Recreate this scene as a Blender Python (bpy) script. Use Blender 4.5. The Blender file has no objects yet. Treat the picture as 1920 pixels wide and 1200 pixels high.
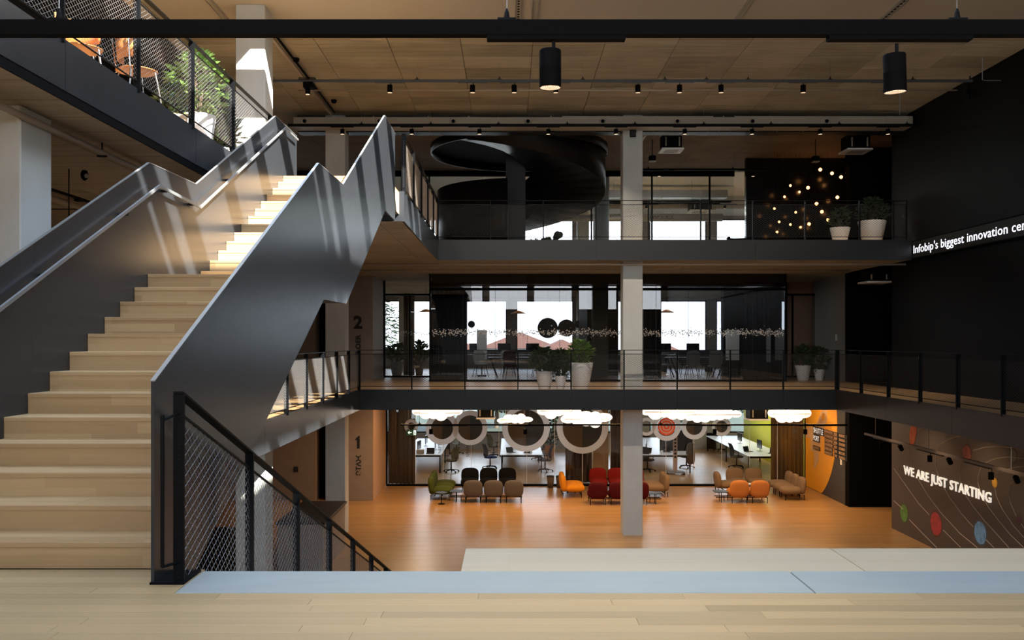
import bpy, math, random
from mathutils import Vector, Matrix

random.seed(7)
SC = bpy.context.scene
COL = SC.collection
PI = math.pi

# ------------------------------------------------------------------ camera, world, sun, exposure
EYE = 5.325                      # eye height over the ground floor; storeys are 4 m apart
cam_d = bpy.data.cameras.new('camera')
cam_d.sensor_width = 36.0
cam_d.lens = 31.5
cam_d.shift_x = 0.00297
cam_d.shift_y = 0.02016
cam_d.clip_end = 400
cam = bpy.data.objects.new('camera', cam_d)
cam.location = (0, 0, EYE)
cam.rotation_euler = (PI / 2, 0, 0)
COL.objects.link(cam)
SC.camera = cam

w = bpy.data.worlds.new('sky')
SC.world = w
w.use_nodes = True
nt = w.node_tree
nt.nodes.clear()
wo = nt.nodes.new('ShaderNodeOutputWorld')
bg = nt.nodes.new('ShaderNodeBackground')
tc = nt.nodes.new('ShaderNodeTexCoord')
sx = nt.nodes.new('ShaderNodeSeparateXYZ')
cr = nt.nodes.new('ShaderNodeValToRGB')
cr.color_ramp.elements[0].position = 0.0
cr.color_ramp.elements[0].color = (0.95, 0.97, 1.0, 1)
cr.color_ramp.elements[1].position = 0.7
cr.color_ramp.elements[1].color = (0.60, 0.76, 1.0, 1)
nt.links.new(tc.outputs['Generated'], sx.inputs[0])
nt.links.new(sx.outputs['Z'], cr.inputs[0])
nt.links.new(cr.outputs[0], bg.inputs[0])
bg.inputs[1].default_value = 2.7
nt.links.new(bg.outputs[0], wo.inputs[0])

sun_d = bpy.data.lights.new('sun', 'SUN')
sun_d.energy = 15.0
sun_d.angle = 0.012
sun_d.color = (1.0, 0.95, 0.86)
sun = bpy.data.objects.new('sun', sun_d)
sun.rotation_euler = Vector((-0.50, 0.50, -0.55)).to_track_quat('-Z', 'Y').to_euler()
COL.objects.link(sun)

SC.view_settings.view_transform = 'Standard'
SC.view_settings.look = 'None'
SC.view_settings.gamma = 1.0
SC.view_settings.use_curve_mapping = False
SC.view_settings.exposure = 1.15
SC.cycles.use_denoising = True
SC.cycles.max_bounces = 8
SC.cycles.diffuse_bounces = 4
SC.cycles.glossy_bounces = 4
SC.cycles.transparent_max_bounces = 16
SC.cycles.sample_clamp_indirect = 6.0


def lamp(name, kind, loc, energy, color, size=0.3, size_y=None, target=None, spot=None, blend=0.6):
    d = bpy.data.lights.new(name, kind)
    d.energy = energy
    d.color = color
    if kind == 'AREA':
        d.shape = 'RECTANGLE'
        d.size = size
        d.size_y = size_y or size
    else:
        d.shadow_soft_size = size
    if kind == 'SPOT':
        d.spot_size = spot
        d.spot_blend = blend
    o = bpy.data.objects.new(name, d)
    o.location = loc
    if target is not None:
        o.rotation_euler = (Vector(target) - Vector(loc)).to_track_quat('-Z', 'Y').to_euler()
    COL.objects.link(o)
    return o


WARM = (1.0, 0.72, 0.44)
SOFT = (1.0, 0.84, 0.66)
# the spotlights of the two ceiling tracks shine straight down
for lx in (-2.6, -0.8, 0.1, 1.0, 2.9, 3.8, 4.7, 6.5, 8.35):
    lamp('track_lamp', 'SPOT', (lx, 19.88, 10.80), 95, SOFT, 0.05, None, (lx, 24.6, 3.2), 1.5, 0.8)
for lx in (-4.4, -2.5, -0.8, 1.0, 2.8, 4.6, 6.4, 8.2, 9.95):
    lamp('track_lamp', 'SPOT', (lx, 23.55, 10.72), 70, SOFT, 0.05, None, (lx, 23.55, 0), 1.5, 0.8)
for lx in (0.226, 2.105):
    lamp('track_lamp', 'SPOT', (lx, 4.9, 6.70), 60, SOFT, 0.05, None, (lx, 4.9, 0), 1.6, 0.8)
AMBER = (1.0, 0.62, 0.32)
# the ground floor's ceiling lights (rows of downlights under the first gallery)
for lx in (-3.0, 0.2, 3.4, 6.4, 9.4):
    lamp('downlight_lamp', 'AREA', (lx, 27.6, 3.42), 38, AMBER, 0.9, 0.9)
    lamp('downlight_lamp', 'AREA', (lx, 29.6, 3.42), 16, AMBER, 0.9, 0.9)


# ------------------------------------------------------------------ pixel of the 1920x1200 survey -> metres at a known depth
def wx(px, Y):
    return (px - 954.3) * Y / 1680.0


def wz(py, Y):
    return EYE + (638.7 - py) * Y / 1680.0


# ------------------------------------------------------------------ materials
MATS = {}


def new_mat(name):
    m = bpy.data.materials.new(name)
    m.use_nodes = True
    t = m.node_tree
    b = t.nodes['Principled BSDF']
    MATS[name] = m
    return m, t, b


def N(t, kind, **kw):
    n = t.nodes.new(kind)
    for k, v in kw.items():
        setattr(n, k, v)
    return n


def plain(name, col, rough=0.5, metal=0.0, var=0.0, scale=6.0, stretch=(1, 1, 1), bump=0.0, rnd=0.0, spec=None):
    m, t, b = new_mat(name)
    b.inputs['Roughness'].default_value = rough
    b.inputs['Metallic'].default_value = metal
    if spec is not None:
        b.inputs['Specular IOR Level'].default_value = spec
    b.inputs['Base Color'].default_value = (*col, 1)
    if var or bump or rnd:
        co = N(t, 'ShaderNodeTexCoord')
        mp = N(t, 'ShaderNodeMapping')
        mp.inputs['Scale'].default_value = stretch
        no = N(t, 'ShaderNodeTexNoise')
        no.inputs['Scale'].default_value = scale
        no.inputs['Detail'].default_value = 5
        t.links.new(co.outputs['Object'], mp.inputs[0])
        t.links.new(mp.outputs[0], no.inputs['Vector'])
        hs = N(t, 'ShaderNodeHueSaturation')
        hs.inputs['Color'].default_value = (*col, 1)
        ma = N(t, 'ShaderNodeMath', operation='MULTIPLY_ADD')
        ma.inputs[1].default_value = 2 * var
        ma.inputs[2].default_value = 1 - var
        t.links.new(no.outputs['Fac'], ma.inputs[0])
        last = ma.outputs[0]
        if rnd:
            oi = N(t, 'ShaderNodeObjectInfo')
            mb = N(t, 'ShaderNodeMath', operation='MULTIPLY_ADD')
            mb.inputs[1].default_value = rnd
            mb.inputs[2].default_value = -rnd / 2
            t.links.new(oi.outputs['Random'], mb.inputs[0])
            ad = N(t, 'ShaderNodeMath', operation='ADD')
            t.links.new(last, ad.inputs[0])
            t.links.new(mb.outputs[0], ad.inputs[1])
            last = ad.outputs[0]
        t.links.new(last, hs.inputs['Value'])
        t.links.new(hs.outputs[0], b.inputs['Base Color'])
        if bump:
            bu = N(t, 'ShaderNodeBump')
            bu.inputs['Strength'].default_value = bump
            bu.inputs['Distance'].default_value = 0.01
            t.links.new(no.outputs['Fac'], bu.inputs['Height'])
            t.links.new(bu.outputs[0], b.inputs['Normal'])
    return m


def wood(name, c1, c2, plank=(1.4, 0.12), rough=0.4, axis='XY', joint=0.0025, rnd=0.12, grain=0.12, dark=0.6):
    """boards along X (or along Y); grain stretched along the board"""
    m, t, b = new_mat(name)
    b.inputs['Roughness'].default_value = rough
    co = N(t, 'ShaderNodeTexCoord')
    se = N(t, 'ShaderNodeSeparateXYZ')
    t.links.new(co.outputs['Object'], se.inputs[0])
    ad = N(t, 'ShaderNodeMath', operation='ADD')
    t.links.new(se.outputs['Y'], ad.inputs[0])
    t.links.new(se.outputs['Z'], ad.inputs[1])
    cb = N(t, 'ShaderNodeCombineXYZ')
    if axis == 'XY':
        t.links.new(se.outputs['X'], cb.inputs[0])
        t.links.new(ad.outputs[0], cb.inputs[1])
    else:
        t.links.new(se.outputs['Y'], cb.inputs[0])
        t.links.new(se.outputs['X'], cb.inputs[1])
    br = N(t, 'ShaderNodeTexBrick')
    br.offset = 0.37
    br.inputs['Scale'].default_value = 1.0
    br.inputs['Brick Width'].default_value = plank[0]
    br.inputs['Row Height'].default_value = plank[1]
    br.inputs['Mortar Size'].default_value = joint
    br.inputs['Mortar Smooth'].default_value = 0.3
    br.inputs['Bias'].default_value = 0.0
    br.inputs['Color1'].default_value = (*c1, 1)
    br.inputs['Color2'].default_value = (*c2, 1)
    br.inputs['Mortar'].default_value = (c1[0] * dark, c1[1] * dark * 0.95, c1[2] * dark * 0.9, 1)
    t.links.new(cb.outputs[0], br.inputs['Vector'])
    mp = N(t, 'ShaderNodeMapping')
    mp.inputs['Scale'].default_value = (1.6, 38, 1)
    t.links.new(cb.outputs[0], mp.inputs[0])
    no = N(t, 'ShaderNodeTexNoise')
    no.inputs['Scale'].default_value = 1.0
    no.inputs['Detail'].default_value = 4
    no.inputs['Distortion'].default_value = 0.6
    t.links.new(mp.outputs[0], no.inputs['Vector'])
    ma = N(t, 'ShaderNodeMath', operation='MULTIPLY_ADD')
    ma.inputs[1].default_value = 2 * grain
    ma.inputs[2].default_value = 1 - grain
    t.links.new(no.outputs['Fac'], ma.inputs[0])
    oi = N(t, 'ShaderNodeObjectInfo')
    mb = N(t, 'ShaderNodeMath', operation='MULTIPLY_ADD')
    mb.inputs[1].default_value = rnd
    t.links.new(oi.outputs['Random'], mb.inputs[0])
    mc = N(t, 'ShaderNodeMath', operation='SUBTRACT')
    mc.inputs[1].default_value = rnd / 2
    t.links.new(ma.outputs[0], mb.inputs[2])
    t.links.new(mb.outputs[0], mc.inputs[0])
    hs = N(t, 'ShaderNodeHueSaturation')
    t.links.new(br.outputs['Color'], hs.inputs['Color'])
    t.links.new(mc.outputs[0], hs.inputs['Value'])
    t.links.new(hs.outputs[0], b.inputs['Base Color'])
    bu = N(t, 'ShaderNodeBump')
    bu.inputs['Strength'].default_value = 0.15
    bu.inputs['Distance'].default_value = 0.004
    t.links.new(no.outputs['Fac'], bu.inputs['Height'])
    t.links.new(bu.outputs[0], b.inputs['Normal'])
    return m


def glow(name, col, strength, base=(0.8, 0.8, 0.8)):
    m, t, b = new_mat(name)
    b.inputs['Base Color'].default_value = (*base, 1)
    b.inputs['Emission Color'].default_value = (*col, 1)
    b.inputs['Emission Strength'].default_value = strength
    return m


def glass(name, tint=(1, 1, 1), refl=1.0, rough=0.0):
    """thin pane: a clear (tinted) sheet with a Fresnel reflection"""
    m, t, b = new_mat(name)
    t.nodes.remove(b)
    out = t.nodes['Material Output']
    tr = N(t, 'ShaderNodeBsdfTransparent')
    tr.inputs[0].default_value = (*tint, 1)
    gl = N(t, 'ShaderNodeBsdfGlossy')
    gl.inputs['Roughness'].default_value = rough
    fr = N(t, 'ShaderNodeFresnel')
    fr.inputs['IOR'].default_value = 1.5
    mu = N(t, 'ShaderNodeMath', operation='MULTIPLY')
    mu.inputs[1].default_value = refl
    mx = N(t, 'ShaderNodeMixShader')
    t.links.new(fr.outputs[0], mu.inputs[0])
    t.links.new(mu.outputs[0], mx.inputs[0])
    t.links.new(tr.outputs[0], mx.inputs[1])
    t.links.new(gl.outputs[0], mx.inputs[2])
    t.links.new(mx.outputs[0], out.inputs[0])
    return m


def board_concrete(name, c, joint=(1.5, 0.8), rough=0.8, rnd=0.0, lines=True):
    """concrete with the print of its timber shuttering"""
    m, t, b = new_mat(name)
    b.inputs['Roughness'].default_value = rough
    co = N(t, 'ShaderNodeTexCoord')
    mp = N(t, 'ShaderNodeMapping')
    mp.inputs['Scale'].default_value = (0.7, 9, 9)
    no = N(t, 'ShaderNodeTexNoise')
    no.inputs['Scale'].default_value = 1.2
    no.inputs['Detail'].default_value = 8
    no.inputs['Roughness'].default_value = 0.65
    t.links.new(co.outputs['Object'], mp.inputs[0])
    t.links.new(mp.outputs[0], no.inputs['Vector'])
    n2 = N(t, 'ShaderNodeTexNoise')
    n2.inputs['Scale'].default_value = 0.9
    n2.inputs['Detail'].default_value = 3
    t.links.new(co.outputs['Object'], n2.inputs['Vector'])
    a1 = N(t, 'ShaderNodeMath', operation='MULTIPLY_ADD')
    a1.inputs[1].default_value = 0.85
    a1.inputs[2].default_value = 0.30
    t.links.new(no.outputs['Fac'], a1.inputs[0])
    a2 = N(t, 'ShaderNodeMath', operation='MULTIPLY_ADD')
    a2.inputs[1].default_value = 0.65
    t.links.new(n2.outputs['Fac'], a2.inputs[0])
    t.links.new(a1.outputs[0], a2.inputs[2])
    last = a2.outputs[0]
    oi = N(t, 'ShaderNodeObjectInfo')
    a3 = N(t, 'ShaderNodeMath', operation='MULTIPLY_ADD')
    a3.inputs[1].default_value = rnd
    t.links.new(oi.outputs['Random'], a3.inputs[0])
    t.links.new(last, a3.inputs[2])
    a4 = N(t, 'ShaderNodeMath', operation='SUBTRACT')
    a4.inputs[1].default_value = 0.05 + rnd / 2
    t.links.new(a3.outputs[0], a4.inputs[0])
    hs = N(t, 'ShaderNodeHueSaturation')
    hs.inputs['Color'].default_value = (*c, 1)
    if lines:
        br = N(t, 'ShaderNodeTexBrick')
        br.offset = 0.0
        br.inputs['Scale'].default_value = 1.0
        br.inputs['Brick Width'].default_value = joint[0]
        br.inputs['Row Height'].default_value = joint[1]
        br.inputs['Mortar Size'].default_value = 0.008
        br.inputs['Color1'].default_value = (*c, 1)
        br.inputs['Color2'].default_value = (c[0] * .88, c[1] * .86, c[2] * .84, 1)
        br.inputs['Mortar'].default_value = (c[0] * .45, c[1] * .43, c[2] * .4, 1)
        t.links.new(co.outputs['Object'], br.inputs['Vector'])
        t.links.new(br.outputs['Color'], hs.inputs['Color'])
    t.links.new(a4.outputs[0], hs.inputs['Value'])
    t.links.new(hs.outputs[0], b.inputs['Base Color'])
    bu = N(t, 'ShaderNodeBump')
    bu.inputs['Strength'].default_value = 0.25
    bu.inputs['Distance'].default_value = 0.01
    t.links.new(no.outputs['Fac'], bu.inputs['Height'])
    t.links.new(bu.outputs[0], b.inputs['Normal'])
    return m


OAK = wood('oak_boards', (0.39, 0.285, 0.155), (0.35, 0.255, 0.135), (30, 30), 0.38, joint=0, rnd=0.30, grain=0.10)
STAIR_OAK = wood('stair_oak', (0.50, 0.345, 0.18), (0.39, 0.25, 0.12), (0.9, 0.072), 0.42, joint=0.0008, rnd=0.14, grain=0.13, dark=0.75)
GROUND_OAK = wood('ground_floor_oak', (0.45, 0.26, 0.10), (0.36, 0.20, 0.07), (2.2, 0.14), 0.30, joint=0.004, rnd=0.0, grain=0.24)
GALLERY_OAK = wood('gallery_oak', (0.46, 0.29, 0.14), (0.40, 0.24, 0.11), (2.0, 0.14), 0.35, joint=0.003, rnd=0.0)
BENCH_OAK = wood('bleached_oak', (0.56, 0.46, 0.32), (0.53, 0.43, 0.29), (30, 0.09), 0.45, joint=0.0006, rnd=0.03, grain=0.06)
CONCRETE = plain('grey_concrete', (0.50, 0.52, 0.50), 0.75, 0, 0.16, 3.0, (1, 1, 0.6), 0.25, 0.06)
COPING = plain('pale_concrete', (0.265, 0.30, 0.30), 0.6, 0, 0.10, 2.5, (1, 3, 1), 0.1, 0.06)
CORE = plain('brown_grey_concrete', (0.30, 0.25, 0.21), 0.8, 0, 0.14, 2.2, (1, 1, 2), 0.2)
CEIL_PANEL = board_concrete('shuttered_concrete', (0.44, 0.395, 0.295), rnd=0.36, lines=False)
CEIL_SLAB = board_concrete('shuttered_soffit', (0.35, 0.295, 0.225), (2.4, 0.62))
CEIL_FAR = board_concrete('shuttered_dark_soffit', (0.34, 0.25, 0.18), (1.5, 0.8))
SMOOTH = plain('smooth_ceiling', (0.48, 0.43, 0.355), 0.8, 0, 0.05, 0.6)
STEEL = plain('blackened_steel', (0.034, 0.038, 0.044), 0.27, 0.25, 0.15, 1.3, (1, 3, 0.25), 0.0, spec=0.34)
STEEL_DARK = plain('black_painted_steel', (0.0045, 0.005, 0.006), 0.5, 0.0, spec=0.08)
FASCIA = plain('black_fascia_steel', (0.009, 0.0105, 0.0125), 0.42, 0.2, 0.12, 1.0, (0.5, 0.5, 1))
BLACK = plain('matt_black', (0.004, 0.004, 0.0045), 0.65, spec=0.03)
WALL_BLACK = plain('black_wall_paint', (0.005, 0.0053, 0.006), 0.5, 0, 0.12, 0.8, spec=0.1)
SATIN = plain('satin_steel', (0.30, 0.32, 0.34), 0.4, 0.6)
CHROME = plain('chrome', (0.8, 0.8, 0.8), 0.12, 1.0)
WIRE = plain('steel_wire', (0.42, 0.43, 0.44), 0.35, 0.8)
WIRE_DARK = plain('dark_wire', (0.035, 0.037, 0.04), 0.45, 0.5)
DUCT = plain('painted_duct', (0.37, 0.34, 0.28), 0.5, 0.0, 0.05, 2)
PIPE = plain('painted_pipe', (0.40, 0.33, 0.25), 0.45, 0.1)
ZINC = plain('galvanised_sheet', (0.55, 0.56, 0.56), 0.32, 0.9, 0.15, 2)
WHITE = plain('white_paint', (0.72, 0.71, 0.68), 0.5)
PLASTIC = plain('white_plastic', (0.75, 0.74, 0.72), 0.4)
POT = plain('white_planter', (0.78, 0.77, 0.74), 0.55, 0, 0.06, 5, (1, 1, 3), 0.2)
POT_TAN = plain('woven_planter', (0.40, 0.30, 0.19), 0.8, 0, 0.2, 30, (1, 1, 3), 0.4)
POT_GREY = plain('grey_planter', (0.12, 0.12, 0.12), 0.6)
SOIL = plain('soil', (0.03, 0.02, 0.014), 0.9)
LEAF = plain('dark_leaf', (0.035, 0.065, 0.022), 0.5, 0, 0.5, 9)
LEAF_LIGHT = plain('light_leaf', (0.13, 0.22, 0.05), 0.5, 0, 0.5, 9)
STEM = plain('stem_bark', (0.09, 0.06, 0.035), 0.8)
MURAL = plain('brown_mural_wall', (0.058, 0.042, 0.034), 0.55, 0, 0.25, 0.7, (1, 0.5, 2))
ORBIT = plain('orbit_line', (0.32, 0.27, 0.23), 0.6)
LETTER = glow('glowing_lettering', (1.0, 0.94, 0.82), 0.25, (0.85, 0.82, 0.75))  # white letters with a faint glow put into the material
LED = glow('led_letters', (0.85, 0.87, 1.0), 0.9)
SIGN_BLACK = plain('sign_black', (0.01, 0.01, 0.01), 0.6)
YELLOW = plain('mural_yellow', (0.80, 0.36, 0.015), 0.55, 0, 0.06, 1.5)
PEACH = plain('mural_peach', (0.62, 0.37, 0.17), 0.6)
OLIVE_WALL = plain('dark_olive_wall', (0.05, 0.044, 0.036), 0.6)
PANE = glass('clear_pane', (0.93, 0.95, 0.96), 1.0)
PANE_DARK = glass('grey_pane', (0.66, 0.69, 0.72), 1.7)
def film(name, col, clear):
    m, t, b = new_mat(name)
    t.nodes.remove(b)
    d = N(t, 'ShaderNodeBsdfDiffuse')
    d.inputs[0].default_value = (*col, 1)
    l = N(t, 'ShaderNodeBsdfTranslucent')
    l.inputs[0].default_value = (*col, 1)
    x = N(t, 'ShaderNodeMixShader')
    x.inputs[0].default_value = 0.5
    t.links.new(d.outputs[0], x.inputs[1])
    t.links.new(l.outputs[0], x.inputs[2])
    r = N(t, 'ShaderNodeBsdfTransparent')
    y = N(t, 'ShaderNodeMixShader')
    y.inputs[0].default_value = clear
    t.links.new(x.outputs[0], y.inputs[1])
    t.links.new(r.outputs[0], y.inputs[2])
    t.links.new(y.outputs[0], t.nodes['Material Output'].inputs[0])
    return m


FILM_BROWN = film('brown_disc_film', (0.15, 0.115, 0.075), 0.12)
FILM_GREY = film('grey_disc_film', (0.075, 0.08, 0.075), 0.12)
FROST = new_mat('frosted_film')[0]
_t = FROST.node_tree
_d = N(_t, 'ShaderNodeBsdfDiffuse')
_d.inputs[0].default_value = (0.78, 0.85, 0.93, 1)
_l = N(_t, 'ShaderNodeBsdfTranslucent')
_l.inputs[0].default_value = (0.9, 0.92, 0.95, 1)
_x = N(_t, 'ShaderNodeMixShader')
_x.inputs[0].default_value = 0.6
_t.links.new(_d.outputs[0], _x.inputs[1])
_t.links.new(_l.outputs[0], _x.inputs[2])
_t.links.new(_x.outputs[0], _t.nodes['Material Output'].inputs[0])
CURTAIN = plain('brown_curtain', (0.085, 0.055, 0.038), 0.85, 0, 0.1, 3)
CURTAIN_BLACK = plain('charcoal_curtain', (0.018, 0.019, 0.022), 0.85)
CURTAIN_GOLD = plain('ochre_curtain', (0.30, 0.17, 0.05), 0.85)
DESK = plain('white_desktop', (0.72, 0.74, 0.78), 0.35)
SCREEN = plain('screen_black', (0.01, 0.01, 0.012), 0.2)
CLOUD = glow('cloud_lamp_white', (1.0, 0.93, 0.82), 0.5, (0.9, 0.9, 0.88))
BULB = glow('filament_amber', (1.0, 0.42, 0.12), 3.0)
SPOT_ON = glow('spotlight_reflector', (1.0, 0.72, 0.48), 0.55, (0.7, 0.6, 0.5))
EXIT = plain('exit_green', (0.01, 0.10, 0.055), 0.5)
EXIT_W = glow('exit_white', (0.8, 1.0, 0.9), 0.5)
LIME = plain('lime_wall', (0.62, 0.60, 0.01), 0.5)
BRICKRED = plain('roof_tile_red', (0.17, 0.075, 0.055), 0.8, 0, 0.2, 2)
HOUSE = plain('house_render', (0.35, 0.34, 0.31), 0.8)
GRASS = plain('outdoor_green', (0.016, 0.024, 0.012), 0.9, 0, 0.3, 0.3)
TREE = plain('tree_green', (0.018, 0.034, 0.013), 0.9, 0, 0.5, 1.5)
PLY = plain('orange_plywood', (0.50, 0.20, 0.06), 0.4, 0, 0.12, 4, (1, 1, 8))


def fabric(name, c):
    return plain(name, c, 0.9, 0, 0.06, 60, (1, 1, 1), 0.2, spec=0.15)


F_GREEN = fabric('green_fabric', (0.055, 0.075, 0.013))
F_BLACK = fabric('black_fabric', (0.007, 0.006, 0.0065))
F_TAUPE = fabric('taupe_fabric', (0.105, 0.09, 0.078))
F_ORANGE = fabric('amber_fabric', (0.62, 0.23, 0.012))
F_ORANGE2 = fabric('orange_fabric', (0.44, 0.17, 0.045))
F_RED = fabric('red_fabric', (0.18, 0.009, 0.006))
F_WINE = fabric('wine_fabric', (0.065, 0.004, 0.006))
F_TAN = fabric('tan_fabric', (0.20, 0.135, 0.08))
F_GREY = fabric('grey_fabric', (0.03, 0.03, 0.034))
F_BLUE = fabric('blue_fabric', (0.03, 0.05, 0.16))
F_OLIVE = fabric('olive_fabric', (0.09, 0.085, 0.04))
F_PALE = fabric('pale_fabric', (0.34, 0.35, 0.33))


# ------------------------------------------------------------------ mesh helpers
class MB:
    def __init__(self):
        self.v = []
        self.f = []

    def add(self, vs, fs):
        o = len(self.v)
        self.v += [tuple(p) for p in vs]
        self.f += [tuple(i + o for i in q) for q in fs]
        return self

    def box(self, x0, x1, y0, y1, z0, z1):
        return self.add([(x0, y0, z0), (x1, y0, z0), (x1, y1, z0), (x0, y1, z0), (x0, y0, z1), (x1, y0, z1), (x1, y1, z1), (x0, y1, z1)],
                        [(3, 2, 1, 0), (4, 5, 6, 7), (0, 1, 5, 4), (1, 2, 6, 5), (2, 3, 7, 6), (3, 0, 4, 7)])

    def bbox(self, x0, x1, y0, y1, z0, z1, b=0.01):
        """box with its vertical and top edges eased"""
        pts = [(x0 + b, y0), (x1 - b, y0), (x1, y0 + b), (x1, y1 - b), (x1 - b, y1), (x0 + b, y1), (x0, y1 - b), (x0, y0 + b)]
        cx, cy = (x0 + x1) / 2, (y0 + y1) / 2
        kx, ky = 1 - 2 * b / max(x1 - x0, 1e-6), 1 - 2 * b / max(y1 - y0, 1e-6)
        r0 = [(x, y, z0) for x, y in pts]
        r1 = [(x, y, z1 - b) for x, y in pts]
        r2 = [(cx + (x - cx) * kx, cy + (y - cy) * ky, z1) for x, y in pts]
        fs = [tuple(range(7, -1, -1)), tuple(range(16, 24))]
        for i in range(8):
            j = (i + 1) % 8
            fs += [(i, j, 8 + j, 8 + i), (8 + i, 8 + j, 16 + j, 16 + i)]
        return self.add(r0 + r1 + r2, fs)

    def prism(self, pts, axis, a0, a1):
        """polygon extruded along an axis; pts are the two other coordinates in order (x: y,z / y: x,z / z: x,y)"""
        n = len(pts)

        def mk(p, a):
            if axis == 'x':
                return (a, p[0], p[1])
            if axis == 'y':
                return (p[0], a, p[1])
            return (p[0], p[1], a)
        vs = [mk(p, a0) for p in pts] + [mk(p, a1) for p in pts]
        fs = [tuple(range(n - 1, -1, -1)), tuple(range(n, 2 * n))]
        fs += [(i, (i + 1) % n, n + (i + 1) % n, n + i) for i in range(n)]
        return self.add(vs, fs)

    def tube(self, pts, r, n=6, closed=False):
        pts = [Vector(p) for p in pts]
        rings = []
        m = len(pts)
        for i, p in enumerate(pts):
            if closed:
                d = pts[(i + 1) % m] - pts[i - 1]
            else:
                d = pts[min(i + 1, m - 1)] - pts[max(i - 1, 0)]
            d.normalize()
            u = d.cross(Vector((0, 0, 1)))
            if u.length < 1e-4:
                u = d.cross(Vector((0, 1, 0)))
            u.normalize()
            q = u.cross(d)
            rr = r[i] if isinstance(r, (list, tuple)) else r
            rings.append([p + (u * math.cos(2 * PI * k / n) + q * math.sin(2 * PI * k / n)) * rr for k in range(n)])
        vs = [x for g in rings for x in g]
        fs = []
        for i in range(m if closed else m - 1):
            j = (i + 1) % m
            for k in range(n):
                l = (k + 1) % n
                fs.append((i * n + k, i * n + l, j * n + l, j * n + k))
        if not closed:
            fs.append(tuple(range(n - 1, -1, -1)))
            fs.append(tuple(range((m - 1) * n, m * n)))
        return self.add(vs, fs)

    def lathe(self, prof, c=(0, 0, 0), n=20, cap=True):
        vs = []
        for r, z in prof:
            for k in range(n):
                a = 2 * PI * k / n
                vs.append((c[0] + r * math.cos(a), c[1] + r * math.sin(a), c[2] + z))
        fs = []
        for i in range(len(prof) - 1):
            for k in range(n):
                l = (k + 1) % n
                fs.append((i * n + k, i * n + l, (i + 1) * n + l, (i + 1) * n + k))
        if cap:
            fs.append(tuple(range(n - 1, -1, -1)))
            fs.append(tuple(range((len(prof) - 1) * n, len(prof) * n)))
        return self.add(vs, fs)

    def blob(self, c, r, e=0.6, e2=0.6, nu=18, nv=10, M=None):
        """superellipsoid cushion; e < 1 is boxier"""
        def s(t, p):
            return math.copysign(abs(t) ** p, t)
        vs = []
        for i in range(nv + 1):
            ph = -PI / 2 + PI * i / nv
            for k in range(nu):
                th = 2 * PI * k / nu
                p = Vector((r[0] * s(math.cos(ph), e) * s(math.cos(th), e2), r[1] * s(math.cos(ph), e) * s(math.sin(th), e2), r[2] * s(math.sin(ph), e)))
                if M is not None:
                    p = M @ p
                vs.append(p + Vector(c))
        fs = []
        for i in range(nv):
            for k in range(nu):
                l = (k + 1) % nu
                fs.append((i * nu + k, i * nu + l, (i + 1) * nu + l, (i + 1) * nu + k))
        return self.add(vs, fs)

    def build(self, name, mat, parent=None, smooth=False, loc=None, kind=None, label=None):
        me = bpy.data.meshes.new(name)
        me.from_pydata(self.v, [], self.f)
        me.materials.append(mat)
        if smooth:
            me.polygons.foreach_set('use_smooth', [True] * len(me.polygons))
        me.update()
        o = bpy.data.objects.new(name, me)
        COL.objects.link(o)
        if parent is not None:
            o.parent = parent
        if loc:
            o.location = loc
        if kind:
            o['kind'] = kind
        if label:
            o['label'] = label
        return o


def tag(o, label, cat, group=None, kind=None):
    o['label'] = label
    o['category'] = cat
    if group:
        o['group'] = group
    if kind:
        o['kind'] = kind
    return o


def thing(name, label, cat, loc=(0, 0, 0), rz=0.0, group=None):
    o = bpy.data.objects.new(name, None)
    o.empty_display_size = 0.2
    COL.objects.link(o)
    o.location = loc
    o.rotation_euler = (0, 0, rz)
    return tag(o, label, cat, group)


def struct(o, label, cat=None):
    o['kind'] = 'structure'
    o['label'] = label
    if cat:
        o['category'] = cat
    return o


CHILD = {}


def dup(root, loc, rz, label, group=None):
    """copy of a thing with copies of its parts and sub-parts"""
    r = root.copy()
    COL.objects.link(r)
    r.location = loc
    r.rotation_euler = (0, 0, rz)
    r['label'] = label
    if group:
        r['group'] = group
    for ch in root.children:
        c = ch.copy()
        COL.objects.link(c)
        c.parent = r
        for g in ch.children:
            d = g.copy()
            COL.objects.link(d)
            d.parent = c
    return r


def text_mesh(name, s, size, mat, parent=None, ext=0.004, M=None, align='LEFT', offset=0.0, spacing=1.0):
    cu = bpy.data.curves.new(name, 'FONT')
    cu.body = s
    cu.size = size
    cu.extrude = ext
    cu.offset = offset
    cu.align_x = align
    cu.space_character = spacing
    cu.resolution_u = 3
    o = bpy.data.objects.new(name, cu)
    COL.objects.link(o)
    dg = bpy.context.evaluated_depsgraph_get()
    dg.update()
    me = bpy.data.meshes.new_from_object(o.evaluated_get(dg))
    bpy.data.objects.remove(o)
    bpy.data.curves.remove(cu)
    me.name = name
    me.materials.clear()
    me.materials.append(mat)
    if M is not None:
        me.transform(M)
    r = bpy.data.objects.new(name, me)
    COL.objects.link(r)
    if parent is not None:
        r.parent = parent
    return r


def fit_text(me, axis, length):
    c = [v.co[axis] for v in me.vertices]
    k = length / (max(c) - min(c))
    lo = min(c)
    for v in me.vertices:
        v.co[axis] = (v.co[axis] - lo) * k


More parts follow.
